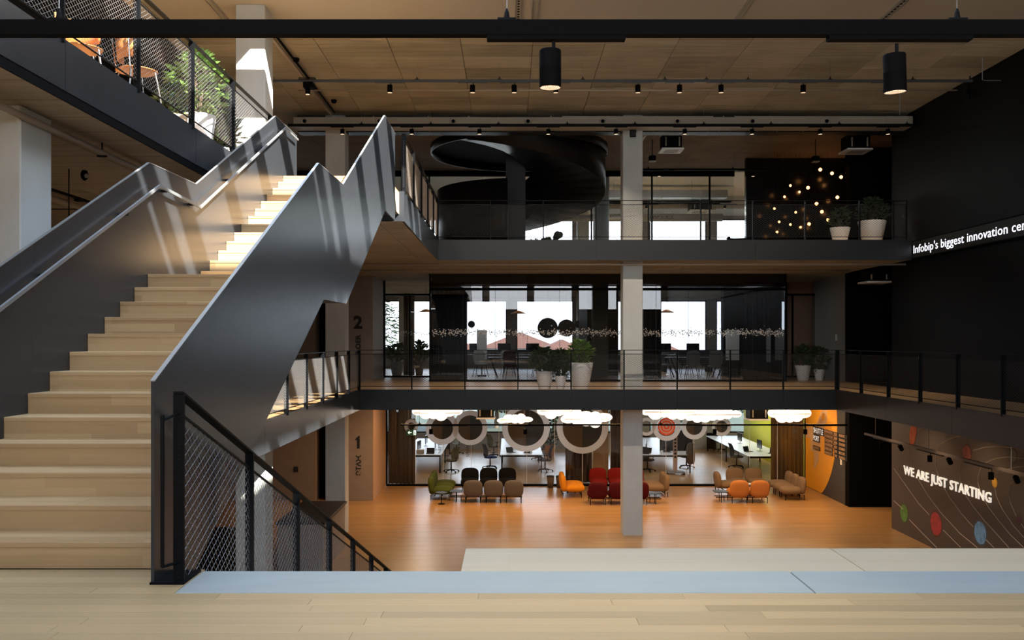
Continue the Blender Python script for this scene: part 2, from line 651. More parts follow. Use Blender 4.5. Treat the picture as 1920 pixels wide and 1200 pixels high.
def split_words(o, axis, gap, name):
    """split a lettering mesh into one object per word at the gaps along an axis"""
    me = o.data
    par = list(range(len(me.vertices)))

    def find(i):
        while par[i] != i:
            par[i] = par[par[i]]
            i = par[i]
        return i
    for e in me.edges:
        a, b = find(e.vertices[0]), find(e.vertices[1])
        if a != b:
            par[a] = b
    isl = {}
    for v in me.vertices:
        isl.setdefault(find(v.index), []).append(v.index)
    items = sorted(((min(me.vertices[i].co[axis] for i in g), max(me.vertices[i].co[axis] for i in g), g) for g in isl.values()), key=lambda q: q[0])
    words, hi = [], None
    for lo, h_, g in items:
        if hi is None or lo - hi > gap:
            words.append([])
            hi = h_
        words[-1] += g
        hi = max(hi, h_)
    for wd in words:
        ids = {v: k for k, v in enumerate(wd)}
        m = MB()
        m.v = [tuple(me.vertices[i].co) for i in wd]
        m.f = [tuple(ids[i] for i in p.vertices) for p in me.polygons if p.vertices[0] in ids]
        m.build(name, me.materials[0], o.parent)
    bpy.data.objects.remove(o)


def frame(ex, ey, ez, o):
    """matrix whose columns are the axes ex, ey, ez and the origin o"""
    M = Matrix.Identity(4)
    for i in range(3):
        M[i][0], M[i][1], M[i][2], M[i][3] = ex[i], ey[i], ez[i], o[i]
    return M


# ================================================================== STRUCTURE
G1, G2, G3 = 4.0, 8.0, 11.5          # first gallery, second gallery, roof soffit
WR = 10.88                            # right wall
SE = 23.95                            # front edge of the far galleries

# ---- ground floor
struct(MB().box(-16, 22, 4.6, 44, -0.3, 0).build('floor', GROUND_OAK), 'ground floor of narrow orange oak boards')

# ---- front floor: loose oak boards on a slab, then the concrete coping
fl = MB().box(-14, WR, -4, 4.70, 3.45, 3.955)
fl.box(-14, -1.76, 4.70, 5.19, 3.45, 3.955)
front = struct(fl.build('floor', FASCIA), 'front landing floor of pale oak boards at the foot of the stairs')
rng = random.Random(3)


def boards(x0, x1, ylist, parent, z0=3.955, z1=4.0):
    for j in range(len(ylist) - 1):
        x = x0 - rng.uniform(0, 1.2)
        while x < x1:
            l = rng.uniform(0.9, 2.0)
            a, b = max(x, x0), min(x + l, x1)
            if b - a > 0.05:
                MB().bbox(a + 0.0006, b - 0.0006, ylist[j] + 0.0005, ylist[j + 1] - 0.0005, z0, z1, 0.0012).build('floor_board', OAK, parent)
            x += l


boards(-3.1, 3.1, [3.44 + 0.105 * k for k in range(13)], front)
boards(-3.68, -1.76, [4.70, 4.805, 4.91, 5.015, 5.12, 5.19], front)
MB().box(-14, -3.1, -4, 4.70, 3.955, 4.0).box(3.1, WR, -4, 4.70, 3.955, 4.0).box(-3.1, 3.1, -4, 3.44, 3.955, 4.0).box(-14, -3.68, 4.70, 5.19, 3.955, 4.0).build('board_field', GALLERY_OAK, front)

cop = struct(MB().box(-1.755, WR, 4.705, 5.13, 3.45, 3.93).build('trim_1', FASCIA), 'pale concrete coping along the front landing edge')
MB().bbox(-1.755, 1.606, 4.702, 5.142, 3.93, 4.003, 0.004).build('coping_slab', COPING, cop)
MB().bbox(1.614, WR, 4.702, 5.142, 3.93, 4.003, 0.004).build('coping_slab', COPING, cop)

# ---- seating steps going down from the landing to the ground floor
tiers = thing('seating_steps', 'wide bleached oak seating steps dropping from the front landing to the ground floor', 'seating steps', (0, 0, 0))
ty = [5.142, 7.42, 8.5, 9.7, 10.9, 12.1, 13.3, 14.5]
tz = [3.60, 3.12, 2.65, 2.2, 1.75, 1.3, 0.85, 0.4]
for i in range(len(ty)):
    y0 = ty[i]
    y1 = ty[i + 1] if i + 1 < len(ty) else 15.6
    z1 = 4 - 0.394 if i == 0 else tz[i]
    if i == 0:
        MB().bbox(-0.36, 2.655, y0, y1, 0, z1, 0.004).build('seat_block', BENCH_OAK, tiers)
        MB().bbox(2.665, 8.72, y0, y1, 0, z1, 0.004).build('seat_block', BENCH_OAK, tiers)
    else:
        MB().box(-0.36, 8.72, y0, y1 - 0.002, 0, z1).build('seat_block', BENCH_OAK, tiers)
side = thing('aisle_steps', 'narrow oak aisle steps beside the mesh railing going down', 'steps', (0, 0, 0))
for k in range(25):
    MB().box(-1.74, -0.37, 5.145 + 0.4157 * k, 5.145 + 0.4157 * (k + 1) - 0.002, 0, 4 - 0.1538 * (k + 1)).build('step', STAIR_OAK, side)

# ---- first gallery (second storey): slab, floor finish, soffit, fascia
g1 = MB().box(-4.02, WR, SE, 44, 3.97, G1).box(8.76, WR, 5.15, SE, 3.97, G1).box(-14, -4.02, 5.2, 44, 3.97, G1)
g1.box(WR, 22, 28.65, 44, 3.97, G1)
struct(g1.build('floor', GALLERY_OAK), 'first gallery floor of oak boards around the atrium')
s1 = MB().box(-4.0, WR, SE + 0.02, 44, 3.49, 3.97).box(8.78, WR, 5.15, SE + 0.02, 3.49, 3.97).box(-14, -4.04, 5.2, 44, 3.49, 3.97)
s1.box(WR, 22, 28.65, 44, 3.49, 3.97)
struct(s1.build('ceiling', CEIL_SLAB), 'shuttered concrete soffit under the first gallery')
f1 = struct(MB().box(-4.0, 8.76, SE - 0.012, SE - 0.004, 3.49, 3.97).build('trim_2', FASCIA), 'black steel fascia of the first gallery')
for i in range(9):
    a = -4.02 + i * 1.42
    MB().box(a + 0.004, min(a + 1.416, 8.76), SE - 0.03, SE - 0.013, 3.475, 4.02).build('fascia_panel', FASCIA, f1)
f2 = struct(MB().box(-4.012, -4.004, 5.25, SE, 3.49, 3.97).build('trim_3', FASCIA), 'steel fascia along the left side of the first gallery')
for i in range(6):
    a = 5.25 + i * 3.118
    MB().box(-4.03 + 0.015, -3.985, a + 0.004, a + 3.114, 3.475, 4.02).build('fascia_panel', STEEL, f2)
f3 = struct(MB().box(8.765, 8.775, 5.2, SE, 3.49, 3.97).build('trim_4', FASCIA), 'steel fascia along the right walkway')
for i in range(6):
    a = 5.2 + i * 3.125
    MB().box(8.745, 8.764, a + 0.004, a + 3.121, 3.475, 4.02).build('fascia_panel', plain('warm_lit_fascia_steel', (0.030, 0.024, 0.021), 0.4, 0.2, spec=0.25) if 'warm_lit_fascia_steel' not in MATS else MATS['warm_lit_fascia_steel'], f3)  # brown tint holds the warm light falling on this fascia

# ---- second gallery (third storey)
g2 = MB().box(-1.92, 10.76, SE, 44, 7.97, G2).box(-14, -1.92, 16.2, 44, 7.97, G2).box(-14, -4.0, -2, 16.2, 7.97, G2)
g2.box(-3.64, -1.98, 14.56, 16.2, 7.97, G2).box(10.76, 22, 28.65, 44, 7.97, G2)
struct(g2.build('floor', GALLERY_OAK), 'second gallery floor of oak boards')
s2 = MB().box(-1.94, 10.76, SE + 0.02, 44, 7.49, 7.97).box(-14, -1.94, 16.22, 44, 7.49, 7.97).box(-14, -4.02, -2, 16.2, 7.49, 7.97)
s2.box(10.76, 22, 28.65, 44, 7.49, 7.97)
s2.box(-3.64, -1.98, 14.56, 16.2, 7.60, 7.97)
struct(s2.build('ceiling', CEIL_SLAB), 'shuttered concrete soffit under the second gallery')
f4 = struct(MB().box(-1.9, 10.74, SE - 0.012, SE - 0.004, 7.49, 7.97).build('trim_5', FASCIA), 'black steel fascia of the second gallery')
for i in range(3):
    a = -1.92 + i * 4.25
    MB().box(a + 0.004, min(a + 4.246, 10.75), SE - 0.03, SE - 0.013, 7.475, 8.02).build('fascia_panel', FASCIA, f4)
f5 = struct(MB().box(-1.912, -1.906, 16.2, SE - 0.05, 7.49, 7.97).build('trim_6', FASCIA), 'short steel fascia between the stair head and the second gallery')
MB().box(-1.905, -1.89, 16.17, SE - 0.04, 7.475, 8.02).build('fascia_panel', STEEL, f5)
MB().box(-3.2, -1.89, 16.15, 16.17, 7.475, 8.02).build('end_panel', STEEL, f5)
f6 = struct(MB().box(-3.995, -3.99, -2, 14.7, 7.49, 7.97).build('trim_7', FASCIA), 'steel fascia along the left side gallery over the stairs')
for i in range(5):
    a = -2 + i * 3.34
    MB().box(-3.989, -3.97, a + 0.004, a + 3.336, 7.56, 8.02).build('fascia_panel', STEEL, f6)
MB().box(-3.989, -3.975, -2, 14.7, 7.47, 7.555).build('lower_strip', BLACK, f6)  # black strip along the bottom of the fascia
MB().box(-14, -3.97, 14.70, 14.72, 7.475, 7.5).build('end_strip', FASCIA, f6)

# ---- roof: smooth soffit with the skylight, then the shuttered panels
SKY = (-4.0, 4.0, 4.2, 15.7)
SKY_FILL = (-3.9, -0.9, -3.0, 3.0)  # unseen extra opening, added to bring sky light onto the front landing
roof = MB().box(-14, WR, -4, SKY_FILL[2], G3, 12.1).box(-14, SKY_FILL[0], SKY_FILL[2], SKY_FILL[3], G3, 12.1).box(SKY_FILL[1], WR, SKY_FILL[2], SKY_FILL[3], G3, 12.1).box(-14, WR, SKY_FILL[3], SKY[2], G3, 12.1)
roof.box(-14, SKY[0], SKY[2], SKY[3], G3, 12.1).box(SKY[1], WR, SKY[2], SKY[3], G3, 12.1).box(-14, WR, SKY[3], 17.9, G3, 12.1)
rf = struct(roof.build('ceiling', SMOOTH), 'smooth pale ceiling of the front bay, open to a skylight')
for y in (-1.5, 0.2, 1.9):
    MB().box(SKY_FILL[0], SKY_FILL[1], y - 0.06, y + 0.06, 11.6, 11.9).build('skylight_beam', FASCIA, rf)
MB().box(SKY[0], SKY[1], 4.86, 4.94, 11.5, 11.9).build('skylight_beam', FASCIA, rf)
for y in (5.72, 7.78, 9.85, 11.75, 13.6):
    MB().box(SKY[0], SKY[1], y - 0.14, y + 0.14, 11.55, 11.9).build('skylight_beam', FASCIA, rf)
MB().box(SKY[0], SKY[1], 14.45, 15.1, 11.6, 11.8).build('skylight_beam', FASCIA, rf)
MB().box(-0.95, -0.1, SKY[2], 9.0, 11.6, 11.8).build('skylight_beam', FASCIA, rf)  # unseen beam added to keep the sun off the side gallery fascia
MB().box(3.0, 3.25, SKY[2], SKY[3], 11.55, 11.75).build('skylight_beam', FASCIA, rf)
cl = MB().box(-14, 22, 17.9, 32.6, 11.535, 12.1).box(-14, 22, 32.6, 44, 11.535, 12.1)
cp = struct(cl.build('ceiling', CEIL_FAR), 'shuttered concrete ceiling of the top storey')
for i in range(12):
    for j in range(11):
        x0 = -7.0 + 1.5 * i
        y0 = 17.9 + 0.8 * j
        if x0 > WR:
            continue
        MB().box(x0 + 0.007, min(x0 + 1.493, WR), y0 + 0.006, y0 + 0.794, 11.5 + rng.uniform(0, 0.008), 11.535).build('ceiling_panel', CEIL_PANEL, cp)
MB().box(-14, 22, 26.71, 32.6, 11.5, 11.534).build('far_panel_field', CEIL_FAR, cp)
MB().box(-14, 22, 32.61, 44, 11.45, 11.534).build('office_ceiling_field', WHITE, cp)
MB().box(-14, -7.01, 17.9, 26.7, 11.5, 11.534).build('left_panel_field', CEIL_FAR, cp)

# ---- walls
wr = MB().box(WR, 16, -4, 25.47, 3.49, 12)
struct(wr.build('wall_right', WALL_BLACK), 'tall black painted wall on the right side of the atrium')
wm = MB().box(WR, 16, 4, 25.47, 0, 3.49)
mural = struct(wm.build('wall_right_lower', MURAL), 'brown mural wall with painted planets and orbits under the walkway')
wb = MB().box(WR, 15, 28.65, 29.0, 0, 12)
struct(wb.build('wall_right_end', BLACK), 'black end wall beyond the passage on the right')
wy = MB().box(WR, WR + 0.3, 29.0, 33.0, 0, 3.49)
shut = struct(wy.build('wall_right_back', OLIVE_WALL), 'dark side wall with a large yellow disc painted on it')
wy2 = MB().box(11.04, 11.3, 29.0, 32.6, 4.0, 7.49)
struct(wy2.build('wall_right_alcove', plain('grey_alcove_wall', (0.27, 0.25, 0.23), 0.7)), 'light grey side wall of the first gallery alcove')
struct(MB().box(15, 15.2, 24, 30, 0, 12).build('wall_right_passage', BLACK), 'dark back wall of the right passage')
struct(MB().box(8.02, 12.4, 30.3, 30.5, 8, 11.5).build('wall_bulb_panel', plain('gloss_black_panel', (0.006, 0.006, 0.007), 0.18)), 'glossy black panel behind the hanging bulbs on the second gallery')
struct(MB().box(10.88, 13, 28.6, 28.65, 8, 11.5).build('wall_right_upper_end', BLACK), 'black end wall of the second gallery')
struct(MB().box(-7.2, -7.0, 6.5, 26.0, 8, 11.49).build('wall_left_upper', BLACK), 'black wall behind the left side gallery')
struct(MB().box(-14.2, -14, -4, 44, 0, 12).build('wall_left', CORE), 'far left outer wall')
struct(MB().box(22, 22.2, 24, 44, 0, 12).build('wall_office_right', WHITE), 'far right office wall')
co = MB().box(-6.02, -4.53, 29.8, 32.9, 0, 7.49).box(-9.5, -6.43, 29.8, 32.9, 0, 7.49).box(-6.43, -6.02, 30.4, 32.9, 0, 7.49)
co.box(-6.43, -6.02, 29.8, 30.4, 2.6, 4.0).box(-6.43, -6.02, 29.8, 30.4, 6.6, 7.49)
struct(co.build('wall_core', CORE), 'brown concrete lift core with floor numbers')
struct(MB().box(-6.43, -6.02, 30.37, 30.395, 0, 2.6).build('door_1', BLACK), 'dark lift doorway in the core on the ground floor')
struct(MB().box(-6.43, -6.02, 30.37, 30.395, 4, 6.6).build('door_2', BLACK), 'dark lift doorway in the core on the first gallery')
struct(MB().box(-4.528, -4.51, 29.8, 32.85, 0.0, 3.49).build('wall_core_side', plain('orange_lit_core', (0.50, 0.30, 0.15), 0.5, 0, 0.06, 2)), 'side of the lift core on the ground floor, orange light painted in')  # orange light on the core wall, put into the colour of this sheet
struct(MB().box(-14, -9.5, 30.5, 31, 0, 7.5).build('wall_left_back', CORE), 'brown concrete wall left of the core')

# ---- concrete columns on the 8.14 m grid
cols = [(-5.02, 8.22, 0, 7.49, 'big grey concrete column at the far left edge under the side gallery'),
        (-5.02, 16.45, 0, G3, 'sunlit concrete column behind the staircase and the small railing'),
        (-5.02, 24.49, 0, G3, 'grey concrete column in front of the lift core'),
        (3.115, 24.49, 0, G3, 'central grey concrete column rising through all three storeys'),
        (3.115, 32.66, 8, G3, 'dark column behind the glass on the second gallery'),
        (-5.02, 40.8, 0, G3, 'office column far left behind the glass'),
        (3.115, 40.8, 0, G3, 'office column in the middle behind the glass')
        ]
for x, y, z0, z1, lb in cols:
    struct(MB().bbox(x, x + 0.54, y, y + 0.56, z0, z1, 0.012).build('column', CONCRETE), lb, 'column')

# ---- back facade with its windows
fac = MB()
for z in (0, 4, 8):
    if z < 8:
        fac.box(-14, 22, 44, 44.3, z, z + 0.8)
    fac.box(-14, 22, 44, 44.3, z + 3.3, z + 4.0)
for k in range(-4, 6):
    x = 3.4 + 3.27 * k
    for z in (0, 4, 8):
        fac.box(x - 0.24, x + 0.24, 44, 44.3, z, z + 3.3)
struct(fac.build('wall_back', plain('facade_inner', (0.30, 0.28, 0.26), 0.7)), 'back facade wall with piers between the windows')
wn = 0
for z, z0 in ((0, 0.8), (4, 4.8), (8, 8.0)):
    for k in range(-4, 5):
        x0 = 3.4 + 3.27 * k + 0.24
        x1 = 3.4 + 3.27 * (k + 1) - 0.24
        wn += 1
        fr = MB().box(x0, x1, 44.02, 44.1, z0, z0 + 0.06).box(x0, x1, 44.02, 44.1, z + 3.24, z + 3.3).box(x0, x0 + 0.05, 44.02, 44.1, z0, z + 3.3)
        fr.box(x1 - 0.05, x1, 44.02, 44.1, z0, z + 3.3)
        wobj = struct(fr.build('window_%d' % wn, BLACK), 'dark framed facade window behind the offices')
        MB().box(x0 + 0.05, x1 - 0.05, 44.05, 44.06, z0 + 0.06, z + 3.24).build('pane', PANE, wobj)

# ---- glazed screen of the ground floor offices
GY = 32.85
gl = MB().box(-4.5, WR, GY - 0.03, GY + 0.05, 0.0, 0.07).box(-4.53, -4.45, GY - 0.03, GY + 0.05, 0.07, 3.49)
gw = struct(gl.build('window_40', BLACK), 'frameless glass screen of the ground floor offices')
npan = 15
pw = (WR - 0.02 + 4.45) / npan
for i in range(npan):
    x0 = -4.45 + pw * i
    MB().box(x0 + 0.006, x0 + pw - 0.006, GY, GY + 0.012, 0.07, 3.49).build('pane', PANE, gw)
for i in range(1, npan):
    x0 = -4.45 + pw * i
    MB().box(x0 - 0.006, x0 + 0.006, GY, GY + 0.012, 0.07, 3.49).build('joint', PLASTIC, gw)

# ring and disc films on that glass, like a row of planets
rings = [(771, 799, 13, 7, 0), (829, 803, 31, 20.5, 1), (881.5, 802, 32.5, 23.2, 1), (986, 802, 45, 34, 1), (1092, 802, 48.5, 37, 1), (1212, 800, 17, 11, 0),
         (1249.7, 799.6, 27, 18, 2), (1301.6, 800, 24, 15.5, 1), (1353, 800, 18, 11, 1)]
for ring_i, (px, py, ro, ri, kd) in enumerate(rings):
    dy = 0.0012 * (ring_i % 3)
    cx, cz, k = wx(px, GY), wz(py, GY), GY / 1680
    m = MB()
    n = 48
    vs = []
    for i in range(n):
        a = 2 * PI * i / n
        for r in (ro * k, ri * k):
            for y in (GY - 0.006 - dy, GY - 0.002):
                vs.append((cx + r * math.cos(a), y, cz + r * math.sin(a)))
    fs = []
    for i in range(n):
        j = (i + 1) % n
        fs += [(4 * i, 4 * j, 4 * j + 2, 4 * i + 2), (4 * i + 1, 4 * i + 3, 4 * j + 3, 4 * j + 1), (4 * i, 4 * i + 1, 4 * j + 1, 4 * j), (4 * i + 2, 4 * j + 2, 4 * j + 3, 4 * i + 3)]
    m.add(vs, fs)
    m.build('ring_film', FROST, gw)
    if kd == 1:
        for a0, mm in ((PI / 2, FILM_BROWN), (-PI / 2, FILM_GREY)):
            MB().prism([(cx + ri * k * math.cos(a0 + PI * i / 24), cz + ri * k * math.sin(a0 + PI * i / 24)) for i in range(25)], 'y', GY - 0.005, GY - 0.003).build('disc_film', mm, gw)
    if kd == 2:
        for r0, mm in ((16.5, F_ORANGE2), (13.2, FROST), (11.0, F_ORANGE2), (7.8, FROST), (5.6, F_ORANGE2), (2.6, FROST)):
            e = 0.0004 * (17 - r0)
            pts = []
            for i in range(40):
                a = 2 * PI * i / 40
                q = 0.86 if r0 < 9 else 1.0
                pts.append((cx + r0 * k * math.copysign(abs(math.cos(a)) ** q, math.cos(a)), cz + r0 * k * math.copysign(abs(math.sin(a)) ** q, math.sin(a))))
            MB().prism(pts, 'y', GY - 0.008 - e, GY - 0.004).build('target_ring', plain('target_orange', (0.75, 0.10, 0.02), 0.5) if mm is F_ORANGE2 else FROST, gw)
for s_, px, py in (('NEPTUN', 824, 850), ('URAN', 876, 856)):
    t_ = text_mesh('glass_lettering', s_, 0.15, SIGN_BLACK, gw, 0.001, frame((0, 0, 1), (-1, 0, 0), (0, -1, 0), (wx(px + 3, GY), GY - 0.004, wz(py, GY))))

# ---- glazed meeting rooms of the first gallery
MY = 29.0
mx0, mx1 = -2.58, 8.98
gm = MB().box(mx0, mx1, MY - 0.03, MY + 0.05, G1, G1 + 0.06).box(mx0, mx1, MY - 0.03, MY + 0.05, 6.95, 7.03).box(mx0, mx0 + 0.05, MY - 0.03, MY + 0.05, G1, 7.49)
gm.box(mx1 - 0.05, mx1, MY - 0.03, MY + 0.05, G1, 7.49)
mw = struct(gm.build('window_41', BLACK), 'glass front of the meeting rooms on the first gallery')
npan = 11
pw = (mx1 - mx0 - 0.1) / npan
for i in range(npan):
    x0 = mx0 + 0.05 + pw * i
    MB().box(x0 + 0.005, x0 + pw - 0.005, MY, MY + 0.012, G1 + 0.06, 6.95).build('pane', PANE_DARK, mw)
    MB().box(x0 + 0.005, x0 + pw - 0.005, MY, MY + 0.012, 7.03, 7.49).build('pane', PANE_DARK, mw)
    if i:
        MB().box(x0 - 0.005, x0 + 0.005, MY, MY + 0.012, G1 + 0.06, 6.95).build('joint', FASCIA, mw)
ra = struct(MB().box(mx0 - 0.02, mx0 + 0.02, MY + 0.06, 32.3, 4, 4.06).box(mx0 - 0.02, mx0 + 0.02, MY + 0.06, 32.3, 7.43, 7.49).build('window_42', BLACK), 'glass return of the left alcove')
MB().box(mx0 - 0.005, mx0 + 0.005, MY + 0.06, 32.3, 4.06, 7.43).build('pane', PANE_DARK, ra)
la = MB().box(-4.53, mx0 - 0.02, 32.3, 32.36, 4, 4.06).box(-4.53, -4.46, 32.3, 32.36, 4.06, 7.49).box(-4.46, mx0 - 0.02, 32.3, 32.36, 6.95, 7.02).box(-3.6, -3.55, 32.3, 32.36, 4.06, 6.95)
la = struct(la.build('window_43', BLACK), 'glass screen of the left alcove on the first gallery')
MB().box(-4.46, -3.6, 32.32, 32.335, 4.06, 6.95).build('pane', PANE, la)
MB().box(-3.55, mx0 - 0.02, 32.32, 32.335, 4.06, 6.95).build('pane', PANE, la)
rb = struct(MB().box(mx1, 11.03, 32.3, 32.36, 4, 4.06).box(mx1, 11.03, 32.3, 32.36, 6.95, 7.02).box(10.2, 10.26, 32.3, 32.36, 4.06, 6.95).build('window_44', BLACK), 'glass screen of the right alcove on the first gallery')
MB().box(mx1, 10.2, 32.32, 32.335, 4.06, 6.95).build('pane', PANE, rb)
MB().box(10.26, 11.03, 32.32, 32.335, 4.06, 6.95).build('pane', PANE, rb)
rr_ = struct(MB().box(mx1 - 0.02, mx1 + 0.02, MY + 0.06, 32.3, 4, 4.06).build('window_45', BLACK), 'glass return of the right alcove')
MB().box(mx1 - 0.005, mx1 + 0.005, MY + 0.06, 32.3, 4.06, 7.43).build('pane', PANE_DARK, rr_)
# dotted band on the glass
db = MB()
r2 = random.Random(5)
for i in range(1300):
    x = r2.uniform(mx0 + 0.1, mx1 - 0.1)
    z = 5.585 + r2.gauss(0, 0.055)
    s = r2.uniform(0.011, 0.025)
    db.prism([(x - s, z), (x, z - s), (x + s, z), (x, z + s)], 'y', MY - 0.004, MY - 0.001)
db.build('dotted_band', WHITE, mw, kind='stuff')
db = MB()
for i in range(150):
    x = r2.uniform(-4.4, mx0 - 0.1)
    z = 5.585 + r2.gauss(0, 0.055)
    s = r2.uniform(0.011, 0.025)
    db.prism([(x - s, z), (x, z - s), (x + s, z), (x, z + s)], 'y', 32.312, 32.318)
db.build('dotted_band', WHITE, la, kind='stuff')
# partition walls inside the meeting rooms
struct(MB().box(2.62, 3.66, 30.0, 33.5, 4, 7.49).build('wall_meeting_middle', BLACK), 'dark partition between the two meeting rooms')
struct(MB().box(-2.5, -1.9, 32.6, 33, 4, 7.49).build('wall_meeting_left', BLACK), 'dark wall at the left end of the meeting rooms')
struct(MB().box(7.9, 8.95, 33.0, 33.4, 4, 7.49).build('wall_meeting_right', BLACK), 'dark wall at the right end of the meeting rooms')
struct(MB().box(-2.5, 8.95, 29.1, 29.3, 7.0, 7.49).build('trim_8', BLACK), 'dark bulkhead over the meeting rooms')

# ---- glazed screen of the second gallery
TY = 32.6
gt = MB().box(-14, 8.2, TY - 0.03, TY + 0.04, 8, 8.05).box(-14, 8.2, TY - 0.04, TY + 0.05, 11.3, 11.5)
for x in (-5.0, -3.9, -2.9, 3.0, 5.2, 7.3):
    gt.box(x - 0.03, x + 0.03, TY - 0.03, TY + 0.03, 8.05, 11.3)
tw = struct(gt.build('window_46', BLACK), 'glass screen behind the second gallery')
xs = [-8.0, -5.0, -3.9, -2.9, -0.9, 1.1, 3.0, 5.2, 7.3, 8.2]
for i in range(len(xs) - 1):
    MB().box(xs[i] + 0.03, xs[i + 1] - 0.03, TY, TY + 0.012, 8.05, 11.3).build('pane', PANE, tw)
struct(MB().box(-14, 22, 38.0, 38.3, 10.95, 11.45).build('trim_9', DUCT), 'pale downstand beam in the top storey office')

# ---- front facade behind the viewpoint: mullions and transoms only
ff = MB().box(-14, WR, -4.3, -4.0, 0, 7.5).box(-14, WR, -4.3, -4.0, 10.7, 12.1)
for k in range(9):
    ff.box(-14 + 3.1 * k - 0.25, -14 + 3.1 * k + 0.25, -4.3, -4.0, 7.5, 10.7)
struct(ff.build('wall_front', plain('front_wall_grey', (0.16, 0.15, 0.14), 0.8)), 'front wall behind the viewpoint with a band of high windows')


# ================================================================== STAIRCASE
Y0, TR, RI = 5.213, 0.324, 4.0 / 26
XL, XR = -3.67, -1.95
st = thing('staircase', 'straight oak staircase between two folded black steel plates rising to the second gallery', 'staircase', (0, 0, 0))


def riser_y(k):
    return Y0 + (k - 1) * TR if k <= 13 else Y0 + 12 * TR + 1.562 + (k - 14) * TR


for k in range(1, 27):
    y = riser_y(k)
    yn = riser_y(k + 1) if k < 26 else y + 0.02
    z = G1 + RI * k
    MB().box(XL + 0.002, XR - 0.002, y, y + 0.02, z - RI, z - 0.03).build('riser', STAIR_OAK, st)
    MB().bbox(XL + 0.002, XR - 0.002, y - 0.006, yn + 0.014 if k < 26 else y + 0.12, z - 0.03, z, 0.003).build('tread', STAIR_OAK, st)
pr = [(4.88, 3.62), (4.88, 5.103), (9.10, 7.125), (10.43, 7.14), (13.95, 8.83), (15.2, 8.83), (15.2, 7.36), (14.0, 7.36), (10.65, 5.762), (9.36, 5.758), (5.15, 3.74), (4.9, 3.62)]
MB().prism(pr, 'x', XR, XR + 0.018).build('balustrade_plate', STEEL, st)
pl_ = [(4.88, 3.62), (4.88, 5.103), (9.15, 7.14), (10.52, 7.16), (14.1, 8.86), (15.5, 8.86), (15.5, 7.4), (14.0, 7.36), (10.65, 5.762), (9.36, 5.758), (5.15, 3.74), (4.9, 3.62)]
MB().prism(pl_, 'x', XL - 0.02, XL).build('balustrade_plate', STEEL, st)
for pts, x0, x1 in ((pr[1:6], XR - 0.004, XR + 0.022), (pl_[1:6], XL - 0.024, XL + 0.004)):
    cap = MB()
    for (a, za), (b, zb) in zip(pts[:-1], pts[1:]):
        cap.prism([(a, za), (b, zb), (b, zb + 0.006), (a, za + 0.006)], 'x', x0, x1)
    cap.build('edge_cap', plain('pale_steel_edge', (0.30, 0.31, 0.31), 0.4, 0.6) if 'pale_steel_edge' not in MATS else MATS['pale_steel_edge'], st)  # paler strip along the top edge of each plate
soff = MB()
soff.prism([(5.3, 3.82), (9.34, 5.77), (10.66, 5.77), (14.0, 7.37), (14.5, 7.37), (14.5, 7.62), (10.75, 5.83), (9.2, 5.83), (5.3, 3.90)], 'x', XL, XR)
soff.build('soffit', STEEL_DARK, st)
hr = [(-3.60, 5.0, 4.93), (-3.60, 9.24, 6.935), (-3.60, 10.47, 6.90), (-3.60, 14.45, 8.77), (-3.60, 15.3, 8.77)]
h = MB()
for p, q in zip(hr[:-1], hr[1:]):
    h.prism([(p[1], p[2] - 0.032), (q[1], q[2] - 0.032), (q[1], q[2]), (p[1], p[2])], 'x', -3.612, -3.592)
ho = h.build('handrail', SATIN, st, label='pale steel handrail')
hb = MB()
for y, z in ((5.6, 5.22), (7.0, 5.86), (8.5, 6.55), (9.45, 6.93), (10.25, 6.91), (11.6, 7.43), (13.0, 8.09), (14.2, 8.66)):
    hb.box(-3.668, -3.612, y - 0.02, y + 0.02, z - 0.04, z - 0.015)
hb.build('bracket', STEEL_DARK, ho)
MB().box(XR - 0.0, -1.765, 4.86, 5.14, 4.0, 4.012).build('foot_plate', STEEL_DARK, st)


